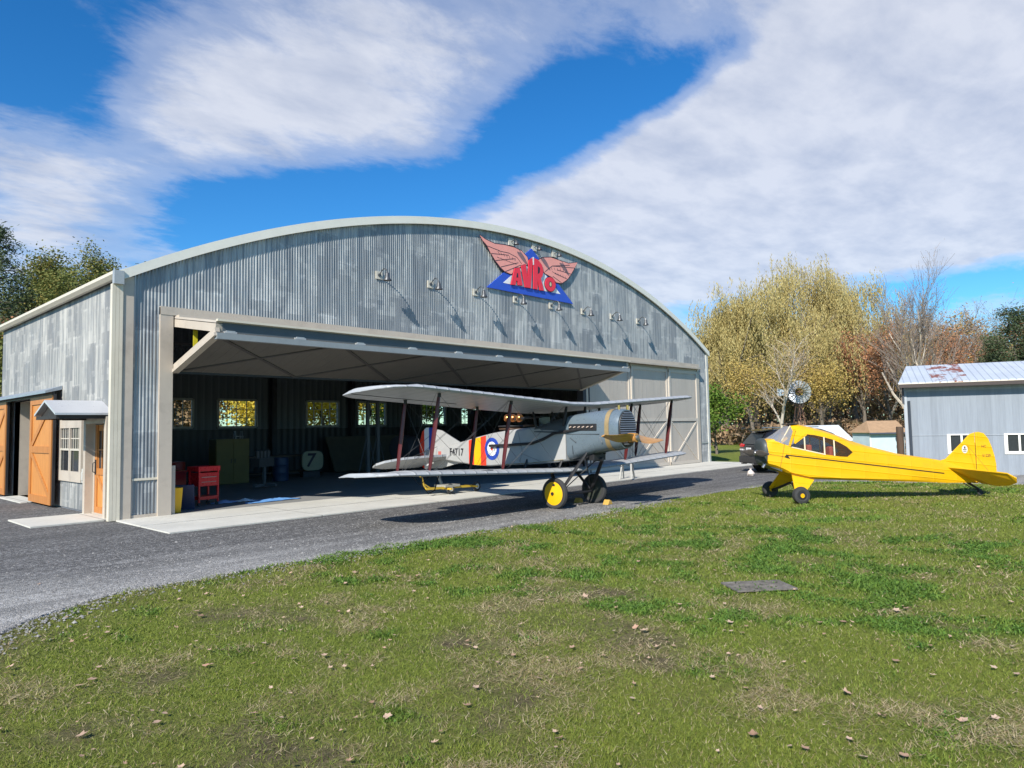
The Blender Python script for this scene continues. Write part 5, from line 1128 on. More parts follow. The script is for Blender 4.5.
# hoist gantry: two braced grey posts with a top beam
gt = empty('hoist_gantry', (16.65, 23.2, .03), 0, 'grey braced steel gantry of two posts standing in the hangar beyond the left wing tips', 'gantry')
M_g_ = mat('gantry_grey', (.12, .125, .13), .5)
for i, (x, y) in enumerate(((-.36, -.1), (.30, .15))):
    MB().box(x - .06, x + .06, y - .06, y + .06, .1, 2.95).build('post', M_g, gt, smooth=0)
    MB().bar((x, y, 1.78), (x - .62, y - .25, .08), .035, .035).bar((x, y, 1.78), (x + .62, y + .25, .08), .035, .035).bar((x - .7, y - .28, .06), (x + .7, y + .28, .06), .09, .09).build('foot_and_stays', M_g, gt, smooth=0)
MB().bar((-.36, -.1, 3.0), (.30, .15, 3.0), .12, .14).build('top_beam', M_g, gt, smooth=0)
MB().lathe([(2.4, .03), (2.45, .08), (2.6, .08), (2.65, .03), (2.9, .01)], c=(0, .25, 0), n=10).build('chain_block', M_dark, gt)
# a stripped dark airframe stored behind
af = empty('stored_airframe', (20.8, 23.5, .03), R(12), 'dark uncovered airframe stored in the shade behind the biplane tail', 'aeroplane')
fr = MB()
for y in (-.4, .4):
    for z0, z1 in ((.7, .9), (1.4, 1.2)): fr.tube([(-3, y * .9, z0), (0, y, z0 - .05), (3, y * .2, z1)], .03, 5)
    for i in range(9):
        x = -3 + i * .7; fr.tube([(x, y * .8, .72), (x, y * .8, 1.36)], .02, 4); fr.tube([(x, y * .8, .72), (x + .7, y * .8, 1.36)], .015, 4)
fr.build('fuselage_frame', M_steel, af)
MB().lathe([(-3.3, .1), (-3.28, .5), (-2.9, .55), (-2.4, .5)], c=(0, 0, 1.1), axis='x', n=20).build('engine_cowl', M_steel, af)
for y in (-.8, .8): MB().lathe([(-.06, .3), (0, .34), (.06, .3)], c=(-1.8, y, .34), axis='y', n=24).build('wheel', M_tyre, af)
MB().bar((-1.8, -.8, .34), (-1.8, .8, .34), .05, .05).bar((-1.8, .4, .7), (-1.8, .7, .34), .05, .05).bar((-1.8, -.4, .7), (-1.8, -.7, .34), .05, .05).build('undercarriage', M_steel, af, smooth=0)
# shelving, engine stand, barrels and a step ladder in the dark
sh_ = empty('shelf_rack', (9.2, 27.3, .03), 0, 'dark steel shelf rack with boxes by the leftmost back window', 'shelf')
for z in (.3, .9, 1.5): MB().box(-.9, .9, -.25, .25, z, z + .04).build('shelf', M_g, sh_, smooth=0)
for x in (-.88, .88): MB().box(x - .02, x + .02, -.25, .25, 0, 1.9).build('upright', M_g, sh_, smooth=0)
for i, (x, z, w, h, c) in enumerate(((-.6, .34, .4, .3, (.3, .22, .12)), (0, .34, .5, .35, (.12, .13, .15)), (.5, .94, .4, .3, (.35, .30, .2)), (-.4, .94, .6, .25, (.4, .05, .03)), (.1, 1.54, .5, .3, (.5, .5, .48)))):
    o = MB().box(-w / 2, w / 2, -.2, .2, 0, h).box(-w / 2 - .01, w / 2 + .01, -.21, .21, h, h + .03).build('storage_box', mat('box_%d' % i, c, .7), None, smooth=0); o.location = (9.2 + x, 27.3, .03 + z)
    tag(o, ['brown box on the lowest shelf of the dark rack, left', 'dark box on the lowest shelf of the rack, middle', 'tan box on the middle shelf of the rack, right', 'red box on the middle shelf of the rack, left', 'pale box on the top shelf of the rack'][i], 'box', 'boxes on the shelf rack')
es = empty('engine_stand', (11.3, 21.8, .03), R(25), 'wheeled dark stand holding an engine block on the hangar floor before the cabinet', 'engine stand')
MB().box(-.5, .5, -.04, .04, .08, .16).box(-.04, .04, -.45, .45, .08, .16).box(-.04, .04, -.04, .04, .16, .85).build('stand', M_g, es, smooth=0)
q = MB().box(-.45, .3, -.16, .16, .72, 1.0)
for i in range(4): q.lathe([(1.0, .07), (1.24, .075), (1.27, .04)], c=(-.34 + i * .18, 0, 0), n=10)
q.build('engine_block', mat('cast_grey', (.07, .07, .07), .5, metal=.2), es)
for x, y, c, lb in ((13.4, 24.6, (.03, .055, .12), 'blue steel drum on the floor between cabinet and numbered panel'), (9.7, 24.9, (.35, .03, .02), 'red steel drum left of the olive cabinet')):
    o = MB().lathe([(0, .28), (.02, .295), (.28, .29), (.30, .30), (.32, .29), (.58, .29), (.60, .30), (.62, .29), (.86, .295), (.88, .28)], n=24).build('steel_drum', mat('drum_%d' % int(x), c, .45), None); o.location = (x, y, .03); tag(o, lb, 'drum')
sl_ = empty('step_ladder', (12.7, 26.6, .03), R(15), 'pale aluminium step ladder standing by the back wall under a window', 'ladder')
for x in (-.22, .22): MB().bar((x, -.35, 0), (x * .7, 0, 1.9), .03, .06).bar((x, .35, 0), (x * .7, 0.03, 1.9), .03, .04).build('rail', mat('aluminium', (.5, .5, .5), .4, metal=.6), sl_, smooth=0)
for k in range(6): z = .28 + k * .28; MB().box(-.2, .2, -.35 * (1 - z / 1.9) - .04, -.35 * (1 - z / 1.9) + .04, z, z + .03).build('step', mat('aluminium', (.5, .5, .5)), sl_, smooth=0)
wgp = empty('wing_panel', (19.3, 27.5, .03), R(3), 'spare fabric-covered wing panel leaning on the back wall behind the biplane', 'wing panel')
MB().loft([[(x, -.55 + .0, .05), (x, -.50, .03), (x, .25, 1.55), (x, .18, 1.58)] for x in (-2.1, 2.1)]).build('panel', mat('aged_fabric', (.12, .11, .085), .7, var=.15), wgp, smooth=0)
# round dark fan and a wall shelf
o = MB().lathe([(-.12, .05), (-.1, .38), (.1, .38), (.12, .05)], axis='y', n=24).build('wall_fan', M_steel, None); o.location = (26.55, 27.6, 2.5); tag(o, 'big round dark fan in front of a back window', 'fan')
MB().box(-.03, .03, .1, .45, -.05, .05).build('wall_bracket', M_steel, o, smooth=0)
o = MB().box(-.4, .4, -.15, .15, 0, .06).box(-.4, -.36, -.15, .15, -.25, 0).box(.36, .4, -.15, .15, -.25, 0).build('red_shelf', mat('tool_red_dark', (.30, .01, .015)), None, smooth=0); o.location = (7.3, 20.6, 1.75); o.rotation_euler = (0, 0, 0); 
bpy.data.objects.remove(o)

# ---- grate in the grass
gr = empty('drain_grate', (8.0, 3.62, 0.0), R(-40), 'weathered grey slotted drain cover lying flush in the grass', 'drain cover')
M_gr = mat('weathered_grate', (.15, .135, .115), .9, var=.6, scale=9)
MB().box(-.36, .36, -.23, -.19, .0, .018).box(-.36, .36, .19, .23, .0, .016).box(-.36, -.32, -.19, .19, .0, .017).box(.32, .36, -.19, .19, .0, .017).build('frame', M_gr, gr, smooth=0)
q = MB()
for i in range(8): q.box(-.32, .32, -.18 + i * .049, -.155 + i * .049, .0, .014)
for i in range(4): q.box(-.2 + i * .13, -.185 + i * .13, -.19, .19, .002, .012)
q.build('bars', M_gr, gr, smooth=0); MB().box(-.32, .32, -.19, .19, -.02, .003).build('pit', M_dark, gr, smooth=0)

# ================================================================ barn on the right
bx, by = 28.1, 7.0; ang = math.atan2(-.95, .30)
bn_ = empty('grey_barn', (bx, by, 0), ang, 'low grey board-clad barn with pale blue metal roof at the right edge', 'barn')
# local x along the wall to the right, local y away from camera
def board(name, col, per=.2, dark=.6):
    m, nt, b = new_mat(name); N = NT(nt); v = N.tc('Object'); sep = N.n('ShaderNodeSeparateXYZ'); N.l(v, sep.inputs[0])
    q = N.math('DIVIDE', sep.outputs[0], per); fr_ = N.math('FRACT', q); wn = N.n('ShaderNodeTexWhiteNoise', noise_dimensions='1D'); N.l(N.math('FLOOR', q), wn.inputs['W'])
    g = N.noise(N.mapping(v, (7, 7, .5)), 2, 6, .6)
    c = N.ramp(N.math('ADD', N.math('MULTIPLY', wn.outputs[0], .25), N.math('MULTIPLY', g, .8)), [(.25, tuple(k * .82 for k in col)), (.75, tuple(k * 1.12 for k in col))])
    gap = N.ramp(fr_, [(0, 1.0), (.05, 0.0), (.95, 0.0), (1, 1.0)]); c = N.mix(N.math('MULTIPLY', gap, .25), c, tuple(k * dark for k in col))
    N.l(c, b.inputs['Base Color']); b.inputs['Roughness'].default_value = .7; N.bump(N.math('SUBTRACT', 1.0, gap), .2, .008, b); return m
M_bw = board('grey_boards', (.235, .265, .30))
WW = [(1.36, 2.02), (3.02, 3.68), (4.7, 5.36)]
q = MB(); x = 0
for a, b in WW: q.box(x, a, 0, .12, -.5, 3.15); q.box(a, b, 0, .12, -.5, .80).box(a, b, 0, .12, 1.36, 3.15); x = b
q.box(x, 11, 0, .12, -.5, 3.15).add([(0, .12, -.5), (.12, .12, -.5), (.97, 4.88, -.5), (.85, 4.88, -.5), (0, .12, 3.15), (.12, .12, 3.15), (.97, 4.88, 3.15), (.85, 4.88, 3.15)], [(0, 3, 2, 1), (4, 5, 6, 7), (0, 1, 5, 4), (1, 2, 6, 5), (2, 3, 7, 6), (3, 0, 4, 7)]).box(10.88, 11, .12, 5, -.5, 3.15).box(.85, 10.88, 4.88, 5, -.5, 3.15)
q.prism([(.12, 3.15), (4.9, 3.15), (2.5, 3.86)], lambda u, w, t: (.005 + t * .1 + u * .175, u, w), 0, 1)
q.build('wall', M_bw, bn_, smooth=0)
MB().box(0, 11, -.025, -.001, 2.93, 3.14).box(-.02, 11, -.02, -.001, 1.352, 1.372).build('trim_board', board('pale_grey_trim', (.33, .36, .39)), bn_, smooth=0)
m, nt, b = new_mat('pale_metal_roof'); N = NT(nt); v = N.tc('Object'); sep = N.n('ShaderNodeSeparateXYZ'); N.l(v, sep.inputs[0])
fr_ = N.math('FRACT', N.math('DIVIDE', sep.outputs[0], .22)); rib = N.ramp(fr_, [(0, 1.0), (.1, 0.0), (.9, 0.0), (1, 1.0)])
col = N.mix(N.math('MULTIPLY', rib, .35), N.ramp(N.noise(v, 1.2, 5), [(.3, (.50, .55, .61)), (.7, (.60, .65, .70))]), (.28, .31, .36))
sp_ = N.mapping(v, (1, 1, 1), (-3.0, -1.0, 0)); msk = N.ramp(N.noise(v, 2.3, 5, .7), [(.50, 0.0), (.55, 1.0)])
band = N.math('MULTIPLY', N.math('GREATER_THAN', sep.outputs[0], .9), N.math('LESS_THAN', sep.outputs[0], 2.0))
col = N.mix(N.math('MULTIPLY', msk, band), col, (.26, .075, .04)); N.l(col, b.inputs['Base Color']); b.inputs['Metallic'].default_value = .25; b.inputs['Roughness'].default_value = .45; N.bump(rib, .8, .02, b)
rf_ = MB().add([(-.18, -.42, 3.24), (11.3, -.42, 3.24), (11.3, 2.5, 4.02), (.28, 2.5, 4.02), (-.18, -.42, 3.19), (11.3, -.42, 3.19), (11.3, 2.5, 3.97), (.28, 2.5, 3.97)], [(0, 1, 2, 3), (7, 6, 5, 4), (0, 4, 5, 1), (1, 5, 6, 2), (3, 7, 4, 0)])
rf_.add([(.28, 2.5, 4.02), (11.3, 2.5, 4.02), (11.3, 5.3, 3.2), (.75, 5.3, 3.2)], [(0, 1, 2, 3)]); rf_.build('roof', m, bn_, smooth=0)
MB().box(-.16, 11.2, -.46, -.36, 3.06, 3.185).box(-.1, 11, -.36, -.03, 3.15, 3.185).build('gutter', mat('dark_brown_gutter', (.05, .035, .03), .5), bn_, smooth=0)
MB().box(-.16, 11.2, -.44, -.37, 3.186, 3.20).build('gutter_lip', M_ctrim, bn_, smooth=0)
for a, b in WW:
    f = MB(); c = .10
    f.box(a - c, b + c, -.03, .02, .80 - c, .80).box(a - c, b + c, -.03, .02, 1.36, 1.36 + .04).box(a - c, a, -.03, .02, .80, 1.36).box(b, b + c, -.03, .02, .80, 1.36).box((a + b) / 2 - .03, (a + b) / 2 + .03, -.02, .02, .80, 1.36)
    w = f.build('window', mat('white_frame', (.78, .76, .68), .5, var=.04), bn_, smooth=0)
    MB().box(a, b, .03, .035, .80, 1.36).build('pane', mat('dark_glass', (.03, .035, .04)), w, smooth=0)
MB().tube([(.14, -.06, 2.6), (.15, -.06, 0.02)], .045, 8).tube([(-.05, -.35, 3.05), (-.03, -.06, 2.8), (-.03, -.06, 2.5)], .035, 6).build('downpipe', mat('dark_slate_pipe', (.04, .05, .065), .5), bn_, smooth=0)
MB().box(-.02, .08, -.03, .0, -.5, 3.1).build('corner_board', board('pale_grey_trim2', (.36, .39, .42)), bn_, smooth=0)

# ---- sheds, post and windmill beyond
sx, sy = polar(885, 45)
o = empty('blue_shed', (sx, sy, -1.5), math.atan2(-.73, .62) + .12, 'small pale blue shed with brown shingle roof and round dark emblem behind the barn', 'shed')
MB().box(-1.05, 1.25, 0, 2, 0, 2.75).build('wall', mat('pale_blue_wall', (.50, .62, .66), .7, var=.10, scale=2), o, smooth=0)
MB().box(-1.07, -.99, -.02, -.001, 0, 2.7).build('corner_board', mat('white_frame', (.78, .76, .68)), o, smooth=0)
MB().add([(-1.2, -.25, 2.66), (1.4, -.25, 2.66), (1.4, 1, 3.42), (-.62, 1, 3.42), (-1.2, 2.25, 2.66), (1.4, 2.25, 2.66)], [(0, 1, 2, 3), (3, 2, 5, 4), (0, 3, 4), (1, 5, 2), (0, 4, 5, 1)]).build('roof', mat('brown_shingle', (.36, .23, .13), .9, var=.2, scale=5), o, smooth=0)
MB().box(-1.2, 1.4, -.28, -.25, 2.56, 2.66).build('fascia', mat('dark_fascia', (.06, .07, .10), .6), o, smooth=0)
em = MB().add([(.86 + .22 * math.cos(a), -.012, 2.24 + .27 * math.sin(a)) for a in np.linspace(0, 2 * math.pi, 25)[:-1]], [tuple(range(24))]).build('round_emblem', mat('emblem_slate', (.06, .08, .09), .6), o, smooth=0)
MB().box(.80, .86, -.02, -.014, 2.28, 2.42).box(.86, .98, -.02, -.014, 2.10, 2.18).box(.74, .82, -.02, -.014, 2.08, 2.14).build('emblem_figure', mat('white_frame', (.78, .76, .68)), em, smooth=0)
text_mesh('wall_lettering', 'K A', .26, mat('emblem_slate', (.06, .08, .09)), .004, lambda u, v, t: (.88 + u, -.012 - t, 1.72 + v), o)
px_, py_ = polar(899.5, 40)
tag(MB().lathe([(-1.6, .20), (1.52, .19), (1.56, .17)], c=(px_, py_, 0), n=14).build('timber_post', wood('dark_old_timber', (.10, .06, .035), (.045, .028, .018), 2, .8), None), 'thick dark brown timber post standing between blue shed and barn', 'post')
gx, gy = polar(838, 50)
o = empty('white_cabin', (gx, gy, -1.5), math.atan2(-.73, .62) + .45, 'low white-roofed cabin seen over the yellow aeroplane', 'cabin')
MB().box(-1.9, 1.0, 0, 2.2, 0, 2.15).prism([(0, 2.15), (2.2, 2.15), (1.1, 3.05)], lambda u, w, t: (.9 + t * .1, u, w), 0, 1).build('wall', mat('cabin_wall', (.50, .48, .44), .7), o, smooth=0)
MB().add([(-2.2, -.3, 2.02), (1.25, -.3, 2.02), (1.25, 1.1, 3.16), (-2.2, 1.1, 3.16), (-2.2, 2.5, 2.02), (1.25, 2.5, 2.02)], [(0, 1, 2, 3), (3, 2, 5, 4)]).build('roof', mat('white_tin_roof', (.62, .64, .66), .5, var=.08), o, smooth=0)
MB().box(1.001, 1.02, .7, 1.5, 1.2, 2.3).build('window', mat('dark_glass', (.03, .035, .04)), o, smooth=0)
mx_, my_ = polar(799.5, 55)
wm = empty('windmill', (mx_, my_, -.6), 0, 'small farm windmill with pale round fan and square tail vane among the trees', 'windmill')
M_wt = mat('rusty_tower', (.20, .10, .06), .7, var=.2); M_bl = mat('galvanised_blade', (.55, .57, .58), .45, metal=.3)
for a in (0, 1, 2, 3):
    c, s = math.cos(a * math.pi / 2 + .6), math.sin(a * math.pi / 2 + .6); MB().bar((c * .8, s * .8, 0), (c * .08, s * .08, 4.6), .07, .07).build('tower_leg', M_wt, wm, smooth=0)
q = MB()
for k in range(4):
    z = .8 + k; r_ = .8 - .72 * z / 4.6
    for a in range(4):
        t0, t1 = a * math.pi / 2 + .6, (a + 1) * math.pi / 2 + .6; q.bar((math.cos(t0) * r_, math.sin(t0) * r_, z), (math.cos(t1) * r_, math.sin(t1) * r_, z), .04, .04)
q.build('tower_brace', M_wt, wm, smooth=0)
hz = 4.87; dv = Vector((-mx_, -my_, 0)).normalized(); dv = Matrix.Rotation(R(12), 3, 'Z') @ dv; sdv = Vector((-dv.y, dv.x, 0)); hc = Vector((0, 0, hz)) + dv * .35
P3 = lambda u, w, t: tuple(hc + sdv * u + Vector((0, 0, w)) + dv * t)
for k in range(18):
    a = 2 * math.pi * k / 18; d = 2 * math.pi / 18 * .42; q = MB()
    pts = [(.32, -d * 1.0), (.90, -d), (.90, d), (.32, d * 1.0)]
    v_ = [P3(r_ * math.cos(a + e_), r_ * math.sin(a + e_), (.06 if e_ > 0 else -.06)) for r_, e_ in pts]; q.add(v_ + [tuple(Vector(p) + dv * .01) for p in v_], [(0, 1, 2, 3), (7, 6, 5, 4), (0, 4, 5, 1), (1, 5, 6, 2), (2, 6, 7, 3), (3, 7, 4, 0)])
    q.build('blade', M_bl, wm, smooth=0)
q = MB()
for r_ in (.42, .80): q.tube([P3(r_ * math.cos(a), r_ * math.sin(a), -.03) for a in np.linspace(0, 2 * math.pi, 33)], .015, 4, cap=False)
q.tube([P3(0, 0, .12), P3(0, 0, -.5)], .09, 8).build('fan_hub', M_wt, wm)
# vane: to the image left
ld = Vector((CR[0][0], CR[1][0], 0)).normalized() * -1
vb = Vector((0, 0, hz)) ; q = MB().bar(tuple(vb), tuple(vb + ld * 1.2 - dv * .3), .04, .05).build('vane_arm', M_wt, wm, smooth=0)
vv = [vb + ld * 1.0 - dv * .3 + Vector((0, 0, .18)), vb + ld * 1.6 - dv * .35 + Vector((0, 0, .36)), vb + ld * 1.55 - dv * .35 + Vector((0, 0, -.34)), vb + ld * 1.0 - dv * .3 + Vector((0, 0, -.18))]
MB().add([tuple(p) for p in vv] + [tuple(p + dv * .02) for p in vv], [(0, 1, 2, 3), (7, 6, 5, 4), (0, 4, 5, 1), (1, 5, 6, 2), (2, 6, 7, 3), (3, 7, 4, 0)]).build('tail_vane', mat('vane_blue', (.42, .50, .56), .5), wm, smooth=0)
# ================================================================ trees
def branch_tree(seed, h, spread, r0, levels=4, kids=4, up=.35, trunk_frac=.35, lean=(0, 0), wob=.12, forks=1, minr=.012):
    """tapered limbs grown outwards; returns limb polylines with radii and the twig ends"""
    rg = random.Random(seed); limbs = []; tips = []
    def limb(p, d, L, r, lev):
        n = 5 if lev < 2 else 3; pts = [p]; q = p.copy(); dd = d.copy()
        for i in range(n):
            dd = (dd + Vector((rg.gauss(0, wob), rg.gauss(0, wob), rg.gauss(0, wob * .6) + (up * .12 if lev else .02)))).normalized(); q = q + dd * L / n; pts.append(q.copy())
        rs = [max(minr, r * (1 - .62 * i / n)) for i in range(n + 1)]; limbs.append((pts, rs, lev))
        if lev >= levels - 1: tips.extend(pts[1:]); return
        k = kids + (1 if lev == 0 else 0)
        for j in range(k):
            t = (trunk_frac if lev == 0 else .25) + (1 - (trunk_frac if lev == 0 else .25)) * (j + rg.random() * .8) / k; t = min(t, .98); idx = t * n; i0 = int(idx); f = idx - i0
            bp_ = pts[i0].lerp(pts[min(i0 + 1, n)], f); az_ = rg.random() * 6.283 if lev else j * 2.4 + rg.random() * .8
            an = rg.uniform(.45, .95) * spread; base = dd if lev else Vector((0, 0, 1)); sd_ = base.orthogonal().normalized(); sd_ = Matrix.Rotation(az_, 3, base) @ sd_
            nd = (base * math.cos(an) + sd_ * math.sin(an)).normalized(); nd.z += up * .3; nd.normalize()
            limb(bp_, nd, L * rg.uniform(.48, .72) * (1.0 if lev else (1.15 - .55 * t)), rs[i0] * rg.uniform(.5, .68), lev + 1)
        tips.append(pts[-1])
    for k in range(forks):
        limb(Vector((k * .25, 0, -.3)), Vector((lean[0] + (k * .25 if forks > 1 else 0), lean[1] - (k * .1), 1)).normalized(), h * rg.uniform(.6, .68) * (1 - .1 * k), r0, 0)
    return limbs, tips
def trunk_mesh(limbs, m, parent, name='trunk', skip=99):
    mb = MB()
    for pts, rs, lev in limbs:
        if lev <= skip: mb.tube(pts, rs, 7 if lev == 0 else (5 if lev == 1 else 3), cap=False)
    return mb.build(name, m, parent, smooth=70)
def leaves(name, pts, m, parent, per, size, jit, seed, droop=0.0, aspect=.6, cluster=None):
    """many small leaf faces scattered round the twig ends"""
    r = np.random.RandomState(seed); P = np.array([tuple(p) for p in pts], float)
    keep = r.rand(len(P)) < .9; P = P[keep] if keep.sum() > 3 else P
    c = np.repeat(P, per, 0); c = c + r.normal(0, 1, c.shape) * jit; n_ = len(c)
    c[:, 2] -= np.abs(r.normal(0, 1, n_)) * droop
    a = r.normal(0, 1, (n_, 3)); a[:, 2] *= .6; a /= np.linalg.norm(a, axis=1)[:, None]; b = np.cross(a, r.normal(0, 1, (n_, 3))); b /= np.linalg.norm(b, axis=1)[:, None]
    s = size * r.uniform(.5, 1.4, n_)[:, None]
    v = np.stack([c - a * s, c + b * s * aspect, c + a * s, c - b * s * aspect], 1).reshape(-1, 3); f = np.arange(4 * n_).reshape(-1, 4)
    return np_mesh(name, v, f, m, parent)
M_bark = mat('grey_brown_bark', (.14, .115, .09), .9, var=.35, scale=4, streak=(3, 3, .6)); M_pale = mat('pale_bark', (.42, .37, .30), .85, var=.25, scale=3); M_twig = mat('twig_grey', (.23, .19, .16), .9, var=.2)
L_will = leaf_mat('willow_leaf', [(.18, .15, .05), (.34, .27, .10), (.47, .38, .15), (.52, .46, .21), (.31, .31, .12)], .3, pscale=.9, stretch=(1, 1, .22), isl=.35)
L_rust = leaf_mat('rust_leaf', [(.20, .09, .045), (.36, .16, .08), (.46, .23, .12), (.40, .26, .14)], .25)
L_brown = leaf_mat('brown_leaf', [(.17, .115, .07), (.30, .21, .12), (.42, .30, .16), (.36, .24, .13)], .25)
L_ochre = leaf_mat('ochre_leaf', [(.26, .19, .06), (.46, .34, .11), (.56, .42, .13), (.34, .30, .10)], .3)
L_green = leaf_mat('fresh_green_leaf', [(.06, .12, .015), (.13, .22, .03), (.22, .30, .05)], .3)
L_pine = leaf_mat('pine_needle', [(.03, .05, .025), (.065, .095, .045), (.12, .145, .065)], .1)
L_oak = leaf_mat('mixed_oak_leaf', [(.05, .075, .025), (.12, .15, .04), (.20, .21, .06), (.42, .26, .06)], .25)
L_yel = leaf_mat('yellow_leaf', [(.62, .46, .05), (.80, .62, .08), (.72, .60, .10), (.5, .5, .1)], .35)

def tree(kind, px, D, h, seed, label, group=None, ground=None, scale=1.0):
    x, y = polar(px, D); z = float(dip(np.array(x), np.array(y))) if ground is None else ground
    t = empty(kind, (x, y, z), 0, label, 'tree', group); return t, x, y
# --- the big willows: arching limbs with long hanging curtains
def willow(px, D, h, seed, label, wide=1.0):
    t, x, y = tree('willow_tree', px, D, h, seed, label, 'weeping willows beyond the lawn')
    limbs, tips = branch_tree(seed, h * 1.2, 1.1 * wide, .45, 4, 5, .42, .22, wob=.17)
    trunk_mesh(limbs, M_bark, t, skip=2)
    r = np.random.RandomState(seed); T = np.array([tuple(p) for p in tips]); T = T[T[:, 2] > h * .22]; T = T[fbm(T[:, 0] + 50 + T[:, 2] * .5, T[:, 1] + 50 - T[:, 2] * .3, 2.4, seed, 2) > .42]
    V = []; n_str = 0
    P = np.repeat(T, 12, 0) + r.normal(0, .42, (len(T) * 12, 3)); L = r.uniform(.8, 4.6, len(P)) * (h / 17); L = np.minimum(L, P[:, 2] - .6); out = P[:, :2] / (np.linalg.norm(P[:, :2], axis=1)[:, None] + .01)
    for k in range(14):
        q = (k + r.rand(len(P))) / 14; c = P.copy(); c[:, 2] -= L * q; c[:, :2] += out * (np.sin(q * 2.2) * .35)[:, None] + r.normal(0, .06, (len(P), 2))
        m_ = L > .5; c = c[m_]; n_ = len(c); a = np.stack([r.normal(0, .35, n_), r.normal(0, .35, n_), -np.ones(n_)], 1); b = r.normal(0, 1, (n_, 3)); b[:, 2] *= .2; b /= np.linalg.norm(b, axis=1)[:, None]; s = r.uniform(.06, .16, n_)[:, None]
        V.append(np.stack([c - a * s, c + b * s * .3, c + a * s, c - b * s * .3], 1).reshape(-1, 3))
    V = np.concatenate(V); np_mesh('crown', V, np.arange(len(V)).reshape(-1, 4), L_will, t)
willow(757, 70, 15.0, 3, 'large yellow-green weeping willow beyond the lawn, left of the highest crown', 1.0)
willow(818, 74, 17.8, 21, 'tallest weeping willow with olive yellow crown above the windmill', .9)
willow(788, 72, 16.2, 27, 'full weeping willow between the tallest one and its left neighbour', 1.0)
willow(724, 66, 13.2, 8, 'lower weeping willow hanging beside the right corner of the hangar', .9)
willow(856, 80, 12.5, 15, 'weeping willow with ochre crown at the right end of the willow row', .95)

def bushy(kind, px, D, h, seed, label, lm, group=None, levels=4, kids=5, spread=.8, per=14, size=.16, jit=.5, bark=M_bark, r0=.22, ground=None, tf=.35, up=.35):
    t, x, y = tree(kind, px, D, h, seed, label, group, ground); limbs, tips = branch_tree(seed, h, spread, r0, levels, kids, up, tf); trunk_mesh(limbs, bark, t)
    leaves('crown', tips, lm, t, int(per * 2.2 + 1), size * .62, jit, seed); return t
G1 = 'autumn trees at the wood edge'
bushy('maple_tree', 716, 45, 5.0, 31, 'small fresh green leafy tree just right of the hangar corner', L_green, None, per=9, size=.15, jit=.30, tf=.12, r0=.1, spread=1.05, kids=4)
bushy('ochre_tree', 752, 56, 7.5, 33, 'thin ochre-leaved tree in front of the willows behind the black car', L_ochre, G1, per=7, size=.12)
bushy('pale_birch', 779, 52, 9.0, 35, 'pale-barked slender tree just left of the windmill', L_brown, G1, per=2, size=.09, bark=M_pale, r0=.16)
bushy('ochre_tree', 822, 60, 7.5, 37, 'ochre-brown tree right behind the windmill', L_ochre, G1, per=7, size=.13)
bushy('rust_tree', 866, 64, 11.0, 39, 'rust-red tree between the willows and the tall bare tree', L_rust, G1, per=6, size=.15)
bushy('rust_tree', 892, 68, 12.5, 41, 'rust-red tree close left of the tall bare tree', L_rust, G1, per=6, size=.15)
bushy('rust_tree', 940, 70, 11.5, 43, 'low orange-red tree close right of the tall bare tree', L_rust, G1, per=6, size=.15)
bushy('brown_oak', 962, 84, 17.0, 45, 'orange-brown oak rising over the middle of the barn roof', L_brown, G1, per=7, size=.17)
bushy('rust_tree', 975, 76, 14.0, 46, 'copper-leaved tree left of the dark evergreen over the barn', L_rust, G1, per=6, size=.15)
bushy('brown_oak', 1018, 90, 19.5, 47, 'thin-crowned bare oak at the right edge above the evergreen', L_brown, G1, per=2, size=.12)
# tall bare tree with white limbs
t, x, y = tree('bare_tree', 916, 58, 17, 51, 'tall leafless tree with pale forked limbs rising behind the barn roof')
lb, tp = branch_tree(52, 16.0, .65, .26, 5, 5, .5, .25, wob=.11, forks=2, minr=.010); trunk_mesh([q for q in lb if q[2] <= 1], M_pale, t, 'trunk'); trunk_mesh([q for q in lb if q[2] > 1], M_twig, t, 'twigs')
leaves('seed_tufts', tp, L_brown, t, 1, .04, .15, 5)
t, x, y = tree('bare_tree', 985, 70, 15, 61, 'leafless grey tree standing just in front of the evergreen')
lb, tp = branch_tree(62, 15, .8, .2, 5, 4, .5, .3, wob=.1, minr=.012); trunk_mesh([q for q in lb if q[2] <= 1], M_twig, t, 'trunk'); trunk_mesh([q for q in lb if q[2] > 1], M_twig, t, 'twigs')
# evergreens
def pine(px, D, h, seed, label, group, wid=.28, bare=.12, g=None):
    t, x, y = tree('pine_tree', px, D, h, seed, label, group, g); rg = random.Random(seed); mb = MB(); mb.tube([(0, 0, -.3), (.05 * h * .1, 0, h * .5), (0, .1, h * .97)], [h * .018, h * .012, .03], 7)
    tips = []; z = h * bare
    while z < h * .97:
        k = (h - z) / h; L = h * wid * (k ** .75 + .06) * rg.uniform(.65, 1.15)
        for j in range(rg.randint(3, 5)):
            a = rg.random() * 6.28; L2 = L * rg.uniform(.6, 1.2); e = Vector((math.cos(a) * L2, math.sin(a) * L2, z + L2 * rg.uniform(-.05, .25))); mb.tube([(0, 0, z), tuple(e)], [.05, .015], 3, cap=False)
            for q in range(7): tips.append(Vector((0, 0, z)).lerp(e, .3 + .7 * q / 6) + Vector((rg.gauss(0, .2), rg.gauss(0, .2), rg.gauss(0, .1))))
        z += h * .032
    mb.build('trunk', M_bark, t); leaves('crown', tips, L_pine, t, 22, .115, .26, seed, aspect=.3)
pine(1020, 60, 13.2, 71, 'broad dark evergreen behind the right end of the barn roof', 'dark evergreens', .42, .05)
pine(1000, 66, 11.5, 72, 'shorter dark evergreen left of the broad one behind the barn', 'dark evergreens', .4, .05)
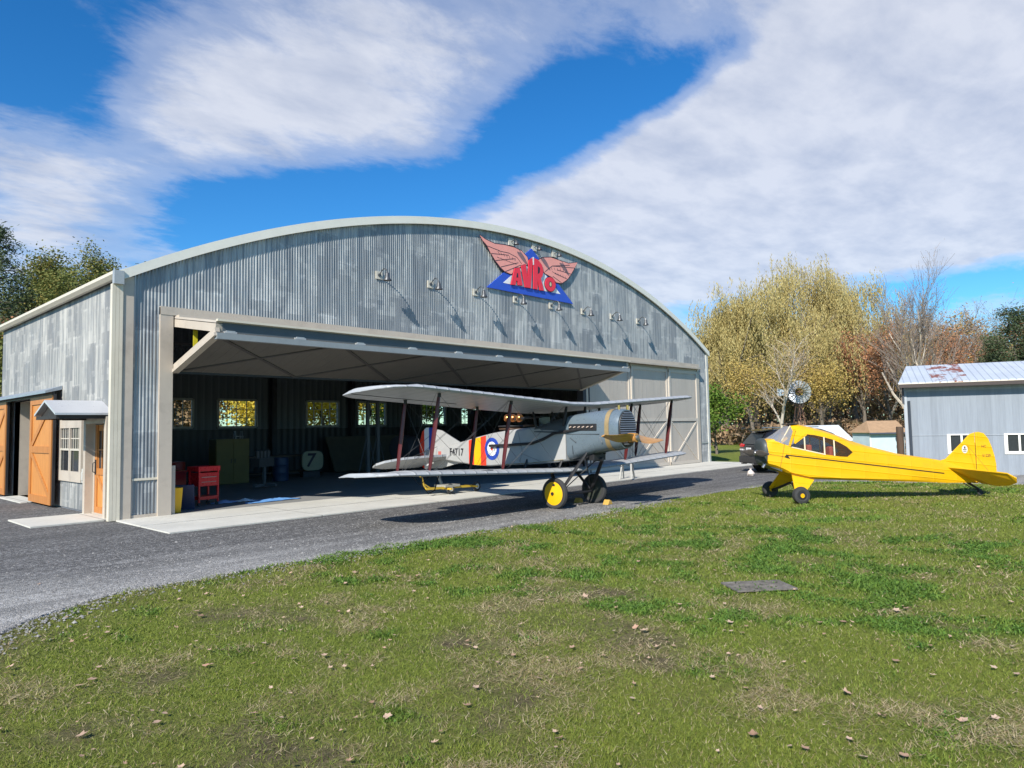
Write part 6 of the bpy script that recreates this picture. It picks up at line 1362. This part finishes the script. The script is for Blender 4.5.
pine(1045, 60, 13.5, 73, 'dark evergreen at the very right edge of the view', 'dark evergreens', .4, .05)
pine(-8, 46, 16.5, 74, 'tall dark pine at the left edge behind the hangar', 'dark evergreens', .24, .3, 0)
pine(22, 60, 14.6, 76, 'slim dark pine right of the tall one at the left edge', 'dark evergreens', .2, .3, 0)
# trees behind the left eave
G2 = 'mixed trees behind the left side of the hangar'
bushy('mixed_oak', 62, 62, 17.6, 81, 'tan and green oak over the middle of the left eave', L_oak, G2, per=34, size=.17, jit=.45, kids=6, spread=.9, ground=0)
bushy('mixed_oak', 96, 64, 18.8, 82, 'rounded green-gold oak near the hangar roof corner', L_oak, G2, per=34, size=.17, jit=.45, kids=6, spread=.9, ground=0)
bushy('mixed_oak', 124, 66, 19.0, 83, 'green-gold oak half hidden behind the hangar roof corner', L_oak, G2, per=34, size=.17, jit=.45, kids=6, spread=.9, ground=0)
bushy('brown_oak', 40, 55, 13.5, 84, 'grey-brown thin-leaved tree between the dark pines and oaks', L_brown, G2, per=7, size=.12, ground=0)
bushy('rust_tree', 8, 44, 10.0, 85, 'rusty red-brown tree low at the left edge', L_rust, G2, per=9, size=.13, ground=0)
bushy('brown_oak', 75, 50, 12.0, 86, 'grey twiggy tree just above the left gutter', L_brown, G2, per=5, size=.11, bark=M_twig, ground=0)
# bright trees close behind the back windows
G3 = 'bright autumn trees seen through the back windows'
for i, (x, y, h, lm, nm) in enumerate(((11.5, 47, 9, L_oak, 'oak with mixed leaves outside the leftmost back windows'), (18.5, 47, 9, L_brown, 'brown tree outside the second back window'), (25.0, 46, 9, L_yel, 'bright yellow tree outside the third back window'), (30.5, 48, 9.5, L_yel, 'tall bright yellow tree outside the fourth back window'), (38.5, 50, 9, L_green, 'green tree outside the back windows behind the biplane tail'), (44.0, 50, 9, L_oak, 'mixed oak outside the window behind the round fan'))):
    t = empty('garden_tree', (x, y, 0), 0, nm, 'tree', G3); lb, tp = branch_tree(100 + i, h, .9, .2, 4, 5, .2, .12); trunk_mesh(lb, M_bark, t, skip=2); leaves('crown', tp, lm, t, 64, .12, .6, 100 + i)

# wood behind everything: countable trees in front, the mass as one
def proto(kind, seed, h, lm, per, size, bark, spread=.6, levels=4, kids=4, minr=.02):
    t = empty(kind, (0, 0, -50)); per = int(per * 2); size *= .72; lb, tp = branch_tree(seed, h, spread, .2, levels, kids, .5, .3, minr=minr); trunk_mesh(lb, bark, t); leaves('crown', tp, lm, t, per, size, .5, seed); return t
pr_ = [proto('woodland_tree', 201, 11, L_brown, 5, .17, M_bark), proto('woodland_tree', 202, 12, L_rust, 4, .17, M_twig), proto('woodland_tree', 203, 12.5, L_brown, 3, .15, M_pale, .5), proto('woodland_tree', 204, 10.5, L_ochre, 5, .16, M_bark)]
rg = random.Random(99); used = set()
for i in range(46):
    px = 700 + i * 8.2 + rg.uniform(-4, 4); D = rg.uniform(78, 104); k = rg.randrange(4) if px > 850 else rg.choice([0, 3, 2, 0])
    x, y = polar(px, D); o = pr_[k] if k not in used else copy_tree(pr_[k]); used.add(k)
    o.location = (x, y, float(dip(np.array(x), np.array(y)))); o.rotation_euler = (0, 0, rg.random() * 6.28); s = rg.uniform(.95, 1.25) * (1.0 if px < 880 else 1.15); o.scale = (s, s, s * rg.uniform(.95, 1.1))
    tag(o, 'thin brown woodland tree in the mass of the wood beyond the buildings', 'tree', 'trees of the wood beyond the buildings')
for i in range(10):
    px = -30 + i * 19; D = rg.uniform(72, 90); x, y = polar(px, D); o = copy_tree(pr_[(i * 3) % 4]); o.location = (x, y, 0); o.rotation_euler = (0, 0, rg.random() * 6.28); s = rg.uniform(.95, 1.2); o.scale = (s, s, s)
    tag(o, 'thin brown woodland tree behind the left eave of the hangar', 'tree', 'trees of the wood behind the left eave')
# far undergrowth and wood mass
def mass():
    r = np.random.RandomState(5); V = []; 
    for (p0, p1, D0, D1, h, n_) in ((640, 1120, 88, 135, 8.5, 60000), (700, 1060, 62, 80, 1.8, 16000), (-120, 220, 80, 110, 8.0, 16000)):
        px = r.uniform(p0, p1, n_); D = r.uniform(D0, D1, n_); vx = (px - 512) / F
        X_ = (CR[0][0] * vx - CR[0][2] * 1) * D; Y_ = (CR[1][0] * vx - CR[1][2]) * D
        top = h * (.65 + .7 * fbm(X_ + 300, Y_ + 300, 9, 55, 3)); z = top * r.beta(1.3, 1.1, n_) + dip(X_, Y_)
        c = np.stack([X_, Y_, z], 1); a = r.normal(0, 1, (n_, 3)); a /= np.linalg.norm(a, axis=1)[:, None]; b = np.cross(a, r.normal(0, 1, (n_, 3))); b /= np.linalg.norm(b, axis=1)[:, None]; s = r.uniform(.12, .42, n_)[:, None]
        V.append(np.stack([c - a * s, c + b * s * .5, c + a * s, c - b * s * .5], 1).reshape(-1, 3))
    V = np.concatenate(V); o = np_mesh('far_woods', V, np.arange(len(V)).reshape(-1, 4), leaf_mat('far_wood_leaf', [(.15, .11, .075), (.28, .20, .12), (.36, .24, .14), (.32, .18, .10)], .1, pscale=.08)); tag(o, kind='stuff')
mass()

# ================================================================ grass, clover and fallen leaves
def grass():
    r = np.random.RandomState(4); XS = []
    for n_, d0, d1 in ((620000, 2.6, 30.0),):
        u = r.rand(n_); d = d0 * (d1 / d0) ** (u ** 1.15); th = r.uniform(-.74, .74, n_) + math.atan2(.6826, .728)
        XS.append(np.stack([d * np.cos(th), d * np.sin(th), d], 1))
    P = np.concatenate(XS); x, y, d = P.T; ok = y < edge_y(x) + (fbm(x, y, .5, 9) - .5) * .8 - .25 * r.rand(len(x)) ** 3 * 0; ok &= x < 27
    g8 = (np.abs((x - 8.0) * math.cos(R(-40)) + (y - 3.62) * math.sin(R(-40))) < .31) & (np.abs(-(x - 8.0) * math.sin(R(-40)) + (y - 3.62) * math.cos(R(-40))) < .17); ok &= ~g8
    P = P[ok]; x, y, d = P.T; dry, grn, soil = patches(x, y); keep = r.rand(len(x)) > soil * .78; P = P[keep]; x, y, d = P.T; dry, grn, soil = dry[keep], grn[keep], soil[keep]; n_ = len(x)
    z0 = (fbm(x, y, 2.2, 5, 3) - .5) * .05 - .014 + dip(x, y)
    h = r.uniform(.012, .036, n_) * (1 + .5 * dry * (r.rand(n_) < .3) + .4 * grn) * (1 + (d > 9) * .35); w_ = r.uniform(.0018, .0036, n_) * (1 + grn * 1.6) * np.clip(d / 5, 1, 5)
    a = r.rand(n_) * 6.283; dx, dy = np.cos(a), np.sin(a); ln = r.normal(0, 1, (n_, 2)) * (h * (.7 + .9 * dry))[:, None]
    v = np.stack([np.stack([x - dx * w_, y - dy * w_, z0], 1), np.stack([x + dx * w_, y + dy * w_, z0], 1), np.stack([x + ln[:, 0], y + ln[:, 1], z0 + h], 1)], 1).reshape(-1, 3)
    tuft = fbm(x, y, .35, 61, 3)
    isdry = (r.rand(n_) < .10 + .60 * dry * (tuft > .44)) & (grn < .5); rr = r.rand(n_)[:, None]
    warm = fbm(x, y, 5.0, 77, 3)[:, None]
    gc = np.array([.085, .125, .018]) * (1 - rr) + np.array([.26, .31, .05]) * rr; gc = gc * (1 - warm * .0) + np.array([.05, .03, .0]) * (warm - .35)
    cl = np.array([.07, .13, .02]) * (1 - rr) + np.array([.17, .29, .045]) * rr; dc = np.array([.30, .22, .11]) * (1 - rr) + np.array([.52, .44, .27]) * rr
    c = gc * (1 - grn[:, None]) + cl * grn[:, None]; c = np.where(isdry[:, None], dc, c); c = np.clip(c, .005, 1); at = np.repeat(np.concatenate([c, np.ones((n_, 1))], 1), 3, 0)
    m, nt, b = new_mat('grass_blade'); N = NT(nt); A = N.n('ShaderNodeAttribute', attribute_name='tone'); N.l(A.outputs['Color'], b.inputs['Base Color']); b.inputs['Roughness'].default_value = .6; b.inputs['Specular IOR Level'].default_value = .3
    t = N.n('ShaderNodeBsdfTranslucent'); N.l(A.outputs['Color'], t.inputs[0]); mx = N.n('ShaderNodeMixShader'); mx.inputs[0].default_value = .3; N.l(b.outputs[0], mx.inputs[1]); N.l(t.outputs[0], mx.inputs[2]); N.l(mx.outputs[0], [q for q in nt.nodes if q.type == 'OUTPUT_MATERIAL'][0].inputs[0])
    tag(np_mesh('grass', v, np.arange(3 * n_).reshape(-1, 3), m, attr=at), kind='stuff')
grass()
def clover():
    """low broad-leaved weeds in bright patches"""
    r = np.random.RandomState(12); n0 = 260000; d = np.sqrt(r.uniform(2.6 ** 2, 14 ** 2, n0)); th = r.uniform(-.74, .74, n0) + math.atan2(.6826, .728); x, y = d * np.cos(th), d * np.sin(th)
    dry, grn, soil = patches(x, y); ok = (grn > .35) & (y < edge_y(x) - .3) & (r.rand(n0) < .55 * grn); x, y, d = x[ok], y[ok], d[ok]; n_ = len(x)
    z = (fbm(x, y, 2.2, 5, 3) - .5) * .05 - .012 + r.uniform(.008, .045, n_); s = r.uniform(.004, .009, n_) * np.clip(d / 6, 1, 2); a = r.rand(n_) * 6.283; t1, t2 = r.normal(0, .4, n_), r.normal(0, .4, n_)
    V = []
    for k in range(4):
        q = a + k * math.pi / 2; V.append(np.stack([x + np.cos(q) * s, y + np.sin(q) * s, z + s * (np.cos(q) * t1 + np.sin(q) * t2)], 1))
    v = np.stack(V, 1).reshape(-1, 3); tag(np_mesh('clover', v, np.arange(4 * n_).reshape(-1, 4), leaf_mat('clover_leaf', [(.045, .10, .02), (.085, .18, .03), (.14, .26, .05)], .25, pscale=1.5)), kind='stuff')
clover()
def litter():
    r = np.random.RandomState(17); mb = MB()
    for i in range(640):
        d = math.sqrt(r.uniform(2.8 ** 2, 11 ** 2)) if i < 500 else r.uniform(9, 20); th = r.uniform(-.74, .74) + math.atan2(.6826, .728); x, y = d * math.cos(th), d * math.sin(th)
        if y > float(edge_y(np.array(x))) - .05 and r.rand() > .1: continue
        s = r.uniform(.012, .034) if r.rand() < .82 else r.uniform(.034, .052); a0 = r.rand() * 6.28; z = float((fbm(np.array([x]), np.array([y]), 2.2, 5, 3)[0] - .5) * .05) + .012 if y < float(edge_y(np.array(x))) else .012; tx, ty = r.normal(0, .16, 2); curl = r.uniform(.05, .6)
        pts = [(x, y, z + .008)]; prof_ = [1, .62, .85, .5, .7, .45, .5, .72, .55, .88, .6]; prof_ = [q * r.uniform(.7, 1.2) for q in prof_]
        for k, q in enumerate(prof_):
            a = a0 + 6.283 * k / len(prof_); rr = s * q * r.uniform(.85, 1.15); pts.append((x + rr * math.cos(a), y + rr * math.sin(a), z + .008 + rr * (math.cos(a) * tx + math.sin(a) * ty) + curl * rr * rr / s * .8))
        n_ = len(prof_); mb.add(pts, [(0, 1 + k, 1 + (k + 1) % n_) for k in range(n_)])
    tag(mb.build('fallen_leaves', leaf_mat('dead_leaf', [(.24, .14, .08), (.42, .27, .18), (.60, .44, .32), (.46, .17, .08)], .15, pscale=3), None, smooth=0), kind='stuff')
litter()

def loose_stones():
    """gravel kicked from the drive onto the lawn edge and lying loose on the drive"""
    r = np.random.RandomState(23); n_ = 15000; x = r.uniform(-1, 21, n_); off = r.normal(.05, .28, n_) + np.where(r.rand(n_) < .6, r.exponential(1.3, n_), 0); y = edge_y(x) + off; ok = (np.hypot(x, y) < 18) & (y < 13.6); x, y = x[ok], y[ok]; n_ = len(x)
    s = r.uniform(.006, .019, n_) * np.where(r.rand(n_) < .04, 1.8, 1); base = np.array([[1, 0, 0], [0, 1, 0], [-1, 0, 0], [0, -1, 0], [0, 0, .8]]); a = r.rand(n_) * 6.28; V = []
    for bx_, by_, bz_ in base:
        k = s * r.uniform(.7, 1.25, n_); V.append(np.stack([x + k * (bx_ * np.cos(a) - by_ * np.sin(a)), y + k * (bx_ * np.sin(a) + by_ * np.cos(a)), np.full(n_, .004) + bz_ * s], 1))
    v = np.stack(V, 1).reshape(-1, 3); o = np.arange(n_)[:, None] * 5; f = np.concatenate([o + np.array([[0, 1, 4]]), o + np.array([[1, 2, 4]]), o + np.array([[2, 3, 4]]), o + np.array([[3, 0, 4]])], 0)
    tag(np_mesh('loose_gravel', v, f, leaf_mat('stone_grey', [(.08, .078, .075), (.18, .175, .165), (.30, .29, .27), (.42, .40, .37)], 0.0, pscale=2)), kind='stuff')
loose_stones()

def straw():
    """mats of cut dry stalks lying flat in the lawn"""
    r = np.random.RandomState(31); V = []; n_ = 34000; d = 2.7 * (16 / 2.7) ** (r.rand(n_) ** 1.2); th = r.uniform(-.74, .74, n_) + math.atan2(.6826, .728); x, y = d * np.cos(th), d * np.sin(th); dry, grn, soil = patches(x, y)
    ok = (y < edge_y(x) - .2) & (r.rand(n_) < .07 + .9 * dry * (fbm(x, y, .45, 91, 3) > .5)); x, y, d = x[ok], y[ok], d[ok]; n_ = len(x); z = (fbm(x, y, 2.2, 5, 3) - .5) * .05 - .004 + r.uniform(0, .022, n_)
    a = r.rand(n_) * 6.283; L = r.uniform(.03, .10, n_); w_ = r.uniform(.0012, .0028, n_) * np.clip(d / 4, 1, 3); dz = r.normal(0, .012, n_); ca, sa = np.cos(a), np.sin(a)
    v = np.stack([np.stack([x - sa * w_, y + ca * w_, z], 1), np.stack([x + sa * w_, y - ca * w_, z], 1), np.stack([x + ca * L, y + sa * L, z + dz + .004], 1)], 1).reshape(-1, 3)
    tag(np_mesh('dry_straw', v, np.arange(3 * n_).reshape(-1, 3), leaf_mat('straw', [(.22, .17, .09), (.42, .34, .19), (.60, .50, .32)], .1, pscale=2)), kind='stuff')
straw()
